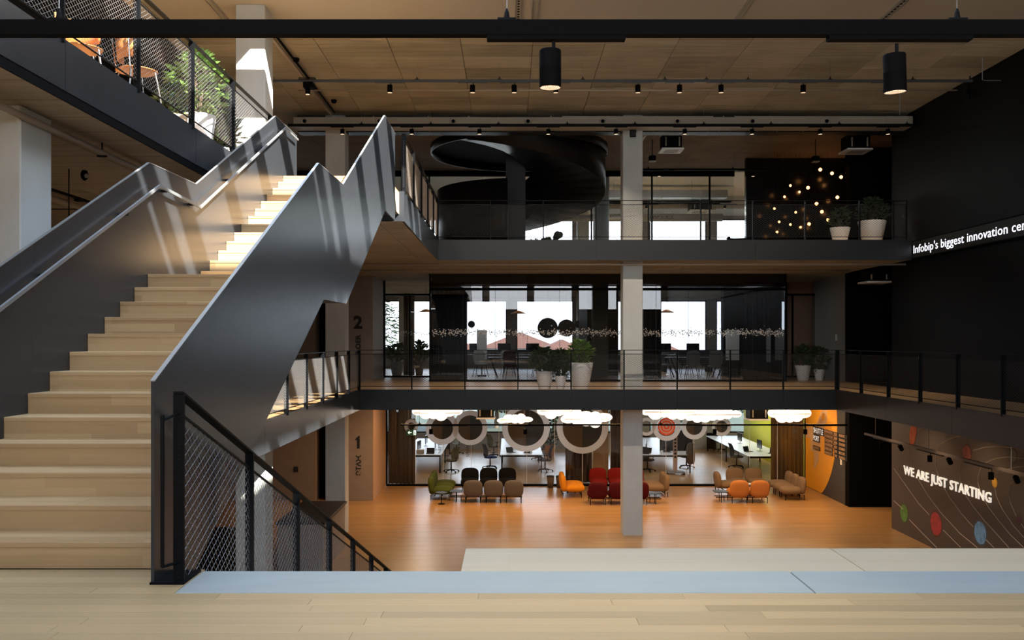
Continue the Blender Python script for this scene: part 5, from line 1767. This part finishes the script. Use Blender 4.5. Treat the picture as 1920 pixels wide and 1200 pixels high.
# perforated stand on wheels and dark screens
t = thing('mobile_stand', 'pale perforated post stand on a wheeled base in front of the target desk', 'stand', gp(1266, 889))
MB().box(-0.085, 0.085, -0.02, 0.02, 0.12, 1.55).build('post', plain('pink_plywood', (0.55, 0.40, 0.33), 0.6), t)
for k in range(6):
    MB().box(-0.04, 0.04, -0.024, -0.02, 0.65 + 0.14 * k, 0.72 + 0.14 * k).build('slot', BLACK, t)
MB().bbox(-0.36, 0.36, -0.22, 0.22, 0.07, 0.12, 0.01).build('base', SATIN, t)
for a in (-0.33, 0.33):
    for b in (-0.18, 0.18):
        MB().prism([(a + 0.035 * math.cos(k * PI / 5), 0.036 + 0.035 * math.sin(k * PI / 5)) for k in range(10)], 'y', b - 0.02, b + 0.02).build('caster', BLACK, t)
for i, (pa, pb, lb) in enumerate(((1237, 1262, 'dark felt desk screen left of the perforated stand'), (1270, 1298, 'dark felt desk screen right of the perforated stand'))):
    t = thing('desk_screen', lb, 'screen', (0, 37.3, 0.742), 0, 'felt desk screens')
    MB().bbox(wx(pa, 37.3), wx(pb, 37.3), -0.02, 0.02, 0, 0.85, 0.006).build('panel', F_GREY, t)
    MB().box(wx(pa, 37.3), wx(pb, 37.3), -0.025, 0.025, -0.0, 0.03).build('base_rail', STEEL_DARK, t)
t = thing('jacket', 'brown jacket hanging over the chair behind the perforated stand', 'jacket', (wx(1294, 36.1), 36.1, 0.35))
MB().blob((0, 0, 0.42), (0.17, 0.14, 0.45), 0.8, 0.8, 14, 10).build('cloth', F_TAUPE, t, True)
MB().blob((0.12, -0.06, 0.3), (0.06, 0.07, 0.32), 0.9, 0.9, 10, 8).build('sleeve', F_TAUPE, t, True)
# boxes of plants and a basket far back
plant('planter box with dark leaves far back in the office left of the fourth ring', at_px(1030, 41.5, 0), 0.3, 0.5, 0.5, 0.7, 120, 0.3, PLY, LEAF, 24)
# lime booth
struct(MB().box(11.42, 11.6, 33.2, 43.6, 0, 3.49).build('wall_lime', LIME), 'lime yellow side wall beyond the long right desk')
lamp('lime_lamp', 'AREA', (10.9, 40.0, 3.3), 30, (1.0, 0.95, 0.7), 0.6, 3.0)
t = thing('timber_column', 'warm timber clad pier behind the fourth ring', 'pier', (0, 0, 0))
MB().bbox(wx(1112, 34.2), wx(1141, 34.2), 34.2, 34.8, 0, 3.49, 0.01).build('cladding', plain('orange_timber', (0.55, 0.32, 0.13), 0.5, 0, 0.08, 2, (1, 1, 5)), t)
MB().box(wx(1111, 34.2), wx(1142, 34.2), 34.19, 34.82, 0, 0.08).build('skirting', FASCIA, t)

# office ceiling lights: strip lamps are real area lamps
for x in (-3.4, 0.6, 5.8, 9.6):
    for y in (35.5, 39.5):
        lamp('office_lamp', 'AREA', (x, y, 3.4), 15, (1.0, 0.96, 0.92), 0.6, 2.5)


for x in (-3.2, -0.4, 1.8, 5.0, 7.6):
    lamp('gallery_fill', 'SPOT', (x, 26.9, 7.42), 45, SOFT, 0.03, None, (x, 26.9, 4), 2.4, 0.9)  # fill light added to brighten the first gallery floor
for x in (-1.4, 1.6, 4.8, 7.0):
    for y in (31.5, 36.0):
        lamp('meeting_fill', 'AREA', (x, y, 7.3 if y < 33 else 7.44), 14, (1.0, 0.95, 0.88), 1.2, 0.4)  # fill light added to brighten the meeting rooms


# cloud shaped pendant lamps
def cloud(label, pa, pb, pya, pyb, Y, seed):
    x0, x1, z0, z1 = wx(pa, Y), wx(pb, Y), wz(pyb, Y), wz(pya, Y)
    z1 = min(z1, 3.3)
    z0 = min(z0, z1 - 0.28)
    rnd = random.Random(seed)
    t = thing('cloud_lamp', label, 'lamp', ((x0 + x1) / 2, Y, z0), 0, 'cloud pendant lamps')
    L, H = x1 - x0, z1 - z0
    m = MB()
    n = max(5, int(L / 0.26))
    for i in range(n):
        f = (i + 0.5) / n
        x = -L / 2 + L * f
        e = math.sin(PI * f) ** 0.45
        rx = L / n * rnd.uniform(0.75, 1.0)
        m.blob((x, rnd.uniform(-.1, .1), H * 0.5 + rnd.uniform(-.06, .05)), (rx, 0.34 * e, H * 0.5 * e * rnd.uniform(0.8, 1.05)), 1, 1, 14, 8)
    m.build('shade', CLOUD, t, True)
    MB().bbox(-L / 2 + 0.03, L / 2 - 0.03, -0.36, 0.36, H * 0.5 - 0.006, H * 0.5 + 0.006, 0.005).build('seam', plain('cloud_seam', (0.7, 0.6, 0.45), 0.6) if 'cloud_seam' not in MATS else MATS['cloud_seam'], t)
    for s in (-0.3, 0.3):
        MB().tube([(s * L, 0, H * 0.8), (s * L, 0, 3.49 - z0)], 0.006, 5).build('cord', WIRE, t)


for args in (('wide cloud lamp above the curtain desk, leftmost cloud', 776, 864, 757, 789, 31.2, 1), ('small cloud lamp in front of the big grey ring', 937, 994, 776, 796, 30.2, 2), ('cloud lamp between the two large rings', 1011, 1084, 755, 784, 31.6, 3),
             ('cloud lamp in front of the fourth ring left of the central column', 1056, 1141, 768, 801, 30.2, 4), ('wide cloud lamp right of the central column above the target', 1206, 1300, 755, 788, 31.0, 5), ('wide cloud lamp above the two right rings', 1272, 1386, 760, 793, 31.8, 6),
             ('cloud lamp in front of the ochre curtain beside the yellow disc', 1443, 1517, 757, 793, 30.8, 7)):
    cloud(*args)


# ================================================================== CURTAINS
def curtain(label, x0, x1, y, z0, z1, mat, rz=0.0, fold=0.16, amp=0.05):
    t = thing('curtain', label, 'curtain', ((x0 + x1) / 2, y, z0), rz)
    L = x1 - x0
    n = max(8, int(L / fold * 6))
    vs, fs = [], []
    for i in range(n + 1):
        x = -L / 2 + L * i / n
        d = amp * math.sin(2 * PI * x / fold + 0.6 * math.sin(3.1 * x))
        vs += [(x, d, 0.01), (x, d * 0.8, z1 - z0), (x, d + 0.006, 0.01), (x, d * 0.8 + 0.006, z1 - z0)]
    for i in range(n):
        a, b = 4 * i, 4 * i + 4
        fs += [(a, b, b + 1, a + 1), (a + 2, a + 3, b + 3, b + 2), (a, a + 2, b + 2, b), (a + 1, b + 1, b + 3, a + 3)]
    MB().add(vs, fs).build('fabric', mat, t, True)
    MB().box(-L / 2, L / 2, -0.02, 0.03, z1 - z0 - 0.005, z1 - z0 + 0.03).build('curtain_rail', STEEL_DARK, t)


curtain('brown curtain behind the ground floor glass at the far left', wx(728, 33.3), wx(779, 33.3), 33.3, 0, 3.44, CURTAIN)
curtain('brown curtain behind the fourth ring left of the central column', wx(1060, 33.6), wx(1110, 33.6), 33.6, 0, 2.0, CURTAIN)
curtain('dark brown curtain just left of the central column', wx(1144, 33.6), wx(1172, 33.6), 33.6, 0, 3.44, CURTAIN)
curtain('ochre curtain between the lime corner and the yellow disc', wx(1446, 33.4), wx(1506, 33.4), 33.4, 0, 3.44, CURTAIN_GOLD)
curtain('charcoal curtain in the left meeting room of the first gallery', wx(806, 29.9), wx(876, 29.9), 29.9, 4, 7.0, CURTAIN_BLACK)
curtain('charcoal curtain right of the central column in the meeting rooms', wx(1207, 30.6), wx(1240, 30.6), 30.6, 4, 7.0, CURTAIN_BLACK)
curtain('wide charcoal curtain at the right end of the meeting rooms', wx(1393, 29.9), wx(1446, 29.9), 29.9, 4, 7.0, CURTAIN_BLACK)
curtain('pale grey curtain beside the glass corner of the right meeting room', wx(1450, 30.5), wx(1468, 30.5), 30.5, 4, 7.0, plain('grey_curtain', (0.22, 0.21, 0.20), 0.85))
curtain('brown curtain in the middle of the left alcove window', wx(757, 34.2), wx(777, 34.2), 34.2, 4, 7.0, CURTAIN)
curtain('black hanging drape on the second gallery left of the bulbs', wx(1400, 32.3), wx(1408, 32.3) + 0.5, 32.3, 8, 11.3, CURTAIN_BLACK)


# ================================================================== FIRST GALLERY ROOMS
def shell_chair(label, x, y, rz, mat, G=G1):
    t = thing('meeting_chair', label, 'chair', (x, y, G), rz, 'meeting room chairs')
    MB().blob((0, -0.02, 0.46), (0.23, 0.22, 0.04), 0.7, 0.6, 16, 8).build('seat', mat, t, True)
    MB().blob((0, 0.22, 0.72), (0.23, 0.035, 0.27), 0.55, 0.7, 16, 10, Matrix.Rotation(-0.12, 3, 'X')).build('backrest', mat, t, True)
    for a in (-1, 1):
        for b in (-1, 1):
            MB().tube([(a * 0.16, b * 0.14, 0.44), (a * 0.24, b * 0.23, 0.0)], [0.014, 0.010], 6).build('leg', SATIN if b > 0 else BLACK, t)


def meet_table(label, x0, x1, y0, y1):
    t = thing('meeting_table', label, 'table', ((x0 + x1) / 2, (y0 + y1) / 2, G1))
    a, b = (x1 - x0) / 2, (y1 - y0) / 2
    MB().bbox(-a, a, -b, b, 0.71, 0.74, 0.008).build('tabletop', FASCIA, t)
    for s in (-1, 1):
        for q in (-1, 1):
            MB().tube([(s * (a - 0.1), q * (b - 0.1), 0.71), (s * (a - 0.35), q * (b - 0.1), 0)], 0.022, 6).build('leg', BLACK, t)


meet_table('dark meeting table in the left meeting room', wx(915, 32), wx(1060, 32), 31.0, 32.2)
meet_table('dark meeting table in the right meeting room', wx(1250, 31.6), wx(1360, 31.6), 31.2, 32.2)
for px, y, rz, mat, lb in ((901, 32.6, 0.3, F_PALE, 'pale chair at the left head of the left meeting table'), (952, 32.7, 0.2, F_PALE, 'pale chair behind the left meeting table'), (958, 30.6, 2.9, F_WINE, 'dark red chair with its back to the glass at the left meeting table'),
                           (1010, 32.8, 0.1, F_GREY, 'dark chair behind the left meeting table'), (1036, 32.4, 0.0, F_PALE, 'pale chair at the right end of the left meeting table'), (1048, 31.0, 1.4, F_WINE, 'dark red chair right of the left meeting table'),
                           (1247, 31.9, 1.4, F_PALE, 'pale chair at the left head of the right meeting table'), (1298, 30.5, 3.1, F_PALE, 'pale chair with its back to the glass, left one at the right meeting table'), (1340, 30.5, 3.1, F_PALE, 'pale chair with its back to the glass, right one at the right meeting table'),
                           (1286, 32.7, 0.0, F_GREY, 'dark chair behind the right meeting table, left one'), (1324, 32.7, 0.0, F_GREY, 'dark chair behind the right meeting table, right one')):
    shell_chair(lb, wx(px, y), y, rz, mat)
for pa, pb, y, lb in ((1361, 1386, 32.4, 'white mobile board at the right end of the right meeting table'), (1437, 1445, 29.5, 'narrow white board standing edge-on before the charcoal curtain'), (894, 913, 33.2, 'pale glass board in the left meeting room')):
    t = thing('whiteboard', lb, 'whiteboard', (wx((pa + pb) / 2, y), y, G1))
    hw = (wx(pb, y) - wx(pa, y)) / 2
    MB().bbox(-hw, hw, -0.02, 0.02, 0.62, 1.72, 0.006).build('board', PLASTIC, t)
    MB().box(-0.02, 0.02, -0.02, 0.02, 0.05, 0.62).box(-max(hw, .1) * 0.9, max(hw, .1) * 0.9, -0.2, 0.2, 0, 0.05).build('stand', STEEL_DARK, t)
for px, py, y, lb in ((799, 585, 36.0, 'orange pendant shade seen through the left alcove window'), (972, 588, 36.0, 'orange pendant shade behind the left meeting room'), (1250, 586, 36.0, 'red-brown pendant shade behind the right meeting room'), (1385, 588, 36.0, 'orange pendant shade behind the white board')):
    t = thing('pendant_lamp', lb, 'lamp', (wx(px, y), y, wz(py, y)), 0, 'pendant shades of the first gallery office')
    MB().lathe([(0.05, 0.12), (0.15, 0.08), (0.32, 0.0), (0.31, 0.0), (0.05, 0.09)], (0, 0, 0), 20, False).build('shade', PLY, t, True)
    MB().tube([(0, 0, 0.1), (0, 0, 7.49 - wz(py, y))], 0.006, 5).build('cord', BLACK, t)
# felt scallop shades hanging in the first gallery office
for px, y, r, lb in ((884, 35.5, 0.14, 'small dark round felt baffle near the left curtain'), (1027, 35.0, 0.40, 'large dark round felt baffle behind the left meeting room'), (1062, 35.3, 0.34, 'second dark round felt baffle behind the left meeting room'), (1084, 36.0, 0.15, 'small dark felt baffle left of the partition')):
    t = thing('felt_baffle', lb, 'baffle', (wx(px, y), y, wz(608 if r < 0.2 else 615, y)))
    MB().prism([(r * math.cos(2 * PI * k / 24), r * math.sin(2 * PI * k / 24)) for k in range(24)], 'y', -0.03, 0.03).build('disc', F_GREY, t)
    MB().tube([(0, 0, r), (0, 0, 7.49 - wz(608 if r < 0.2 else 615, y))], 0.006, 5).build('cord', BLACK, t)
# tables and chairs in the offices behind, a few dark desks
for x0, x1, y, lb in ((-2.2, 1.8, 37.5, 'dark desk row behind the left meeting room'), (4.6, 8.6, 37.5, 'dark desk row behind the right meeting room')):
    t = thing('bench_desk', lb, 'desk', ((x0 + x1) / 2, y, G1))
    hw = (x1 - x0) / 2
    MB().bbox(-hw, hw, 0, 1.4, 0.71, 0.74, 0.005).build('desktop', FASCIA, t)
    for s in (-0.95, 0, 0.95):
        MB().box(s * hw - 0.03, s * hw + 0.03, 0.1, 1.3, 0, 0.71).build('leg', BLACK, t)
    for k in range(3):
        monitor('dark monitor %s on the %s' % (['at the left end', 'in the middle', 'at the right end'][k], lb), (x0 + x1) / 2 + (k - 1) * 1.2, y + 0.5, 0.1, G1 + 0.74)
struct(MB().box(8.98, 10.35, 33.3, 33.4, 4, 7.49).build('wall_alcove_dark', BLACK), 'black panel behind the right alcove glass')
struct(MB().box(10.35, 12.2, 33.2, 33.4, 4, 7.49).build('wall_alcove_back', plain('rust_panel', (0.20, 0.11, 0.08), 0.7)), 'reddish panel behind the right alcove glass')


# ================================================================== SECOND GALLERY SEATING AND BULBS
def tub_chair(label, px, y, w_, rz=0.0):
    t = thing('tub_chair', label, 'armchair', (wx(px, y), y, G2), rz, 'low tub chairs by the windows')
    m = MB()
    vs, fs = [], []
    n = 18
    for i in range(n + 1):
        a = math.radians(-30 + 240 * i / n)
        for r, z in ((w_ * 0.42, 0.14), (w_ * 0.5, 0.70), (w_ * 0.45, 0.72), (w_ * 0.36, 0.40)):
            vs.append((r * math.cos(a), r * math.sin(a), z))
    for i in range(n):
        for k in range(3):
            fs.append((4 * i + k, 4 * i + 4 + k, 4 * i + 5 + k, 4 * i + 1 + k))
        fs.append((4 * i + 3, 4 * i + 7, 4 * i + 4, 4 * i))
    fs += [(0, 1, 2, 3), (4 * n + 3, 4 * n + 2, 4 * n + 1, 4 * n)]
    m.add(vs, fs).build('shell', F_BLACK, t, True)
    MB().blob((0, -0.03, 0.34), (w_ * 0.38, w_ * 0.40, 0.09), 0.7, 0.8, 16, 8).build('seat', F_WINE, t, True)
    for k in range(4):
        a = PI / 4 + k * PI / 2
        MB().tube([(0.25 * math.cos(a), 0.25 * math.sin(a), 0.2), (0.3 * math.cos(a), 0.3 * math.sin(a), 0)], 0.014, 6).build('leg', BLACK, t)


for px, y, w_, rz, lb in ((1099, 30.2, 0.66, 0.2, 'low dark tub chair left of the office column'), (1142, 30.2, 0.66, -0.2, 'low dark tub chair just left of the central column'), (1221, 30.2, 0.66, 0.1, 'low dark tub chair right of the central column'),
                          (1260, 31.4, 0.5, 2.0, 'small dark tub chair turned away in front of the window'), (1383, 29.4, 0.72, 0.0, 'round dark tub chair beside the black panel')):
    tub_chair(lb, px, y, w_, rz)
t = thing('lounge_sofa', 'low dark sofa under the hanging bulbs', 'sofa', (wx(1470, 29.4), 29.4, G2))
MB().blob((0, 0, 0.28), (0.85, 0.38, 0.16), 0.5, 0.4, 20, 8).build('seat', F_BLACK, t, True)
MB().blob((0, 0.32, 0.5), (0.85, 0.12, 0.22), 0.5, 0.4, 20, 8).build('back', F_BLACK, t, True)
for a in (-0.7, 0.7):
    for b in (-0.25, 0.3):
        MB().tube([(a, b, 0.15), (a, b, 0)], 0.02, 6).build('leg', BLACK, t)
bl = [(1538, 318), (1560, 325), (1577, 332), (1482, 348), (1515, 352), (1499, 360), (1471, 369), (1570, 370), (1531, 382), (1452, 391), (1589, 383), (1492, 398), (1541, 397), (1553, 412), (1461, 416), (1482, 421), (1501, 426), (1517, 420), (1457, 435)]
NTH = ORD + ['thirteenth', 'fourteenth', 'fifteenth', 'sixteenth', 'seventeenth', 'eighteenth', 'nineteenth']
rank = {i: k for k, i in enumerate(sorted(range(len(bl)), key=lambda q: bl[q][1]))}
for i, (px, py) in enumerate(bl):
    y = 29.2 + 0.75 * ((i * 37) % 10) / 10
    lb = '%s amber filament bulb from the top of the hanging cluster' % NTH[rank[i]]
    z = wz(py, y)
    big = 0.055 if px > 1505 else 0.038
    t = thing('filament_bulb', lb, 'bulb', (wx(px, y), y, z), 0, 'cluster of hanging filament bulbs')
    MB().blob((0, 0, 0), (big, big, big), 1, 1, 12, 8).build('globe', BULB, t, True)
    MB().lathe([(0.022, 0.03), (0.022, 0.11)], (0, 0, 0.01), 8).build('socket', BLACK, t)
    MB().tube([(0, 0, 0.1), (0, 0, 11.5 - z)], 0.004, 4).build('cord', BLACK, t)
for s_, px, py in (('LEPUS', 1322, 393), ('CENTAURUS', 1218, 410), ('TAURUS', 1328, 447), ('LEO', 1062, 426)):
    text_mesh('glass_lettering', s_, 0.15, SIGN_BLACK if s_ != 'TAURUS' else WHITE, tw, 0.001, frame((1, 0, 0), (0, 0, 1), (0, -1, 0), (wx(px, TY), TY - 0.004, wz(py, TY))))
# services of the second gallery office
t = thing('air_duct', 'bright galvanised duct hung in the office behind the second gallery glass', 'air duct', (0, 35.2, 10.95))
MB().bbox(3.3, 8.6, 0, 0.5, 0, 0.3, 0.01).build('duct_section', ZINC, t)
MB().bbox(-0.5, 3.0, 0, 0.5, 0.05, 0.3, 0.01).build('duct_section', ZINC, t)
for x in (-0.2, 2.6, 4.4, 6.0, 7.6):
    MB().box(x, x + 0.03, -0.02, 0.52, -0.02, 0.32).build('flange', ZINC, t)
    MB().tube([(x, 0.25, 0.3), (x, 0.25, 0.5)], 0.006, 5).build('hanger_rod', WIRE, t)
t = thing('air_duct', 'second galvanised duct lower and further back behind the second gallery glass', 'air duct', (0, 39.5, 10.75))
MB().lathe([(0.17, -2.8), (0.17, 6.0)], (0, 0, 0), 14).build('duct_section', ZINC, t, True)
for ch in t.children:
    ch.rotation_euler = (0, PI / 2, 0)
    ch.location = (3.4, 0, 0)
for x in (2.2, 6.2):
    MB().box(x, x + 0.05, -0.19, 0.19, -0.19, 0.19).build('flange', ZINC, t)
    MB().tube([(x, 0, 0.19), (x, 0, 0.7)], 0.006, 5).build('hanger_rod', WIRE, t)
t = thing('cable_tray', 'black cable tray below the bright ducts of the top office', 'tray', (0, 34.2, 10.62))
MB().box(3.2, 8.5, 0, 0.25, 0, 0.06).build('tray', BLACK, t)
MB().tube([(4.0, 0.1, 0.06), (4.0, 0.1, 0.85)], 0.006, 5).tube([(7.0, 0.1, 0.06), (7.0, 0.1, 0.85)], 0.006, 5).build('hanger_rod', WIRE, t)
for y in (33.4, 34.9, 36.4):
    lamp('top_office_lamp', 'AREA', (5.6, y, 10.5), 30, (0.95, 1.0, 0.9), 3.0, 0.3)


# bar stools on the side gallery
def stool(label, x, y, rz):
    t = thing('cafe_chair', label, 'chair', (x, y, G2), rz, 'plywood chairs on the side gallery')
    MB().blob((0, 0, 0.45), (0.23, 0.22, 0.018), 0.9, 0.8, 18, 8).build('seat', PLY, t, True)
    m = MB()
    vs, fs = [], []
    n = 12
    for i in range(n + 1):
        a = math.radians(20 + 140 * i / n)
        for r, z in ((0.23, 0.56), (0.25, 0.82), (0.235, 0.82), (0.215, 0.56)):
            vs.append((r * math.cos(a), r * math.sin(a) - 0.02, z))
    for i in range(n):
        for k in range(4):
            fs.append((4 * i + k, 4 * i + 4 + k, 4 * i + 4 + (k + 1) % 4, 4 * i + (k + 1) % 4))
    fs += [(0, 1, 2, 3), (4 * n + 3, 4 * n + 2, 4 * n + 1, 4 * n)]
    m.add(vs, fs).build('backrest', PLY, t, True)
    for a in (-1, 1):
        MB().tube([(a * 0.18, 0.16, 0.44), (a * 0.21, 0.2, 0.82)], 0.011, 8).build('back_post', CHROME, t)
        for b in (-1, 1):
            MB().tube([(a * 0.16, b * 0.14, 0.44), (a * 0.21, b * 0.2, 0)], 0.012, 8).build('leg', CHROME, t)


stool('orange plywood chair on chrome legs, nearer one on the side gallery', -4.6, 9.6, 0.6)
stool('orange plywood chair on chrome legs in the middle of the side gallery', -4.32, 10.4, 2.4)
stool('orange plywood chair far from the railing on the side gallery', -5.7, 12.6, 1.0)

# dark pieces in the left part of the ground floor
t = thing('reception_block', 'dark brown counter block on the ground floor behind the small railing', 'counter', (-4.6, 20.8, 0))
MB().bbox(-0.7, 0.35, -0.3, 2.4, 0, 1.12, 0.01).build('body', CORE, t)
MB().bbox(-0.74, 0.4, -0.34, 2.44, 1.12, 1.17, 0.008).build('worktop', SIGN_BLACK, t)
t = thing('black_cabinet', 'low black cabinet left of the sunlit column on the ground floor', 'cabinet', (-6.1, 17.6, 0))
MB().bbox(-0.9, 0.55, 0, 0.8, 0.0, 1.5, 0.01).build('body', BLACK, t)
MB().box(-0.2, -0.19, -0.004, 0, 0.08, 1.48).build('door_gap', FASCIA, t)
struct(MB().box(-13.9, -5.2, 29.0, 29.03, 2.75, 3.49).build('window_47', glass('smoked_pane', (0.25, 0.22, 0.2), 3.0)), 'smoked glass bulkhead beside the lift core')


# ================================================================== OUTSIDE
struct(MB().box(-160, 160, 46, 260, -1.6, -1.5).build('ground', GRASS), 'green ground outside behind the building')
struct(MB().box(-160, 160, -120, -5, -1.6, -1.5).build('ground', plain('pale_paving', (0.4, 0.4, 0.38), 0.8)), 'paved ground outside in front of the building')


def house(label, x, y, w_, d, h, roof):
    t = thing('house', label, 'house', (x, y, -1.5), 0, 'houses outside')
    MB().box(-w_ / 2, w_ / 2, 0, d, 0, h).build('wall', HOUSE, t)
    MB().prism([(-w_ / 2 - 0.3, h), (w_ / 2 + 0.3, h), (0, h + roof)], 'y', -0.3, d + 0.3).build('roof', BRICKRED, t)
    for k in (-0.28, 0.28):
        MB().box(k * w_ - 0.5, k * w_ + 0.5, -0.06, 0.02, h * 0.45, h * 0.8).build('window', SCREEN, t)


for i, (x, y, w_, h, rf_) in enumerate(((-22, 132, 10, 4.4, 2.2), (-6, 128, 9, 4.2, 2.2), (8, 134, 10, 4.6, 2.4), (22, 126, 9, 4.2, 2.2), (38, 136, 11, 4.6, 2.6), (2, 165, 15, 5.4, 3))):
    house('%s red-roofed house seen through the office windows' % ['leftmost', 'second', 'middle', 'fourth', 'rightmost', 'farthest'][i], x, y, w_, 7, h, rf_)


def tree(label, x, y, h, r, seed):
    t = thing('tree', label, 'tree', (x, y, -1.5), 0, 'trees outside')
    MB().tube([(0, 0, 0), (0.1, 0, h * 0.5), (0, 0, h * 0.8)], [0.2, 0.14, 0.06], 7).build('trunk', STEM, t)
    m = MB()
    rnd = random.Random(seed)
    leaf_cluster(m, rnd, (0, 0, h * 0.3), (r, h * 0.75), 3600, 0.42, 0.0)
    m.build('crown', TREE, t, kind='stuff')


for i, (x, y, h, r) in enumerate(((-9.5, 60, 10.5, 2.6), (-4.5, 66, 5.2, 2.2), (3.0, 60, 4.8, 2.4), (8.5, 64, 5.0, 2.4), (12.0, 58, 5.4, 2.2), (-1.0, 70, 4.5, 2.5), (17, 64, 6, 3))):
    tree('%s leafy tree outside behind the facade' % ['tall', 'second from the left', 'broad middle', 'round right', 'right corner', 'small middle', 'rightmost'][i], x, y, h, r, 40 + i)
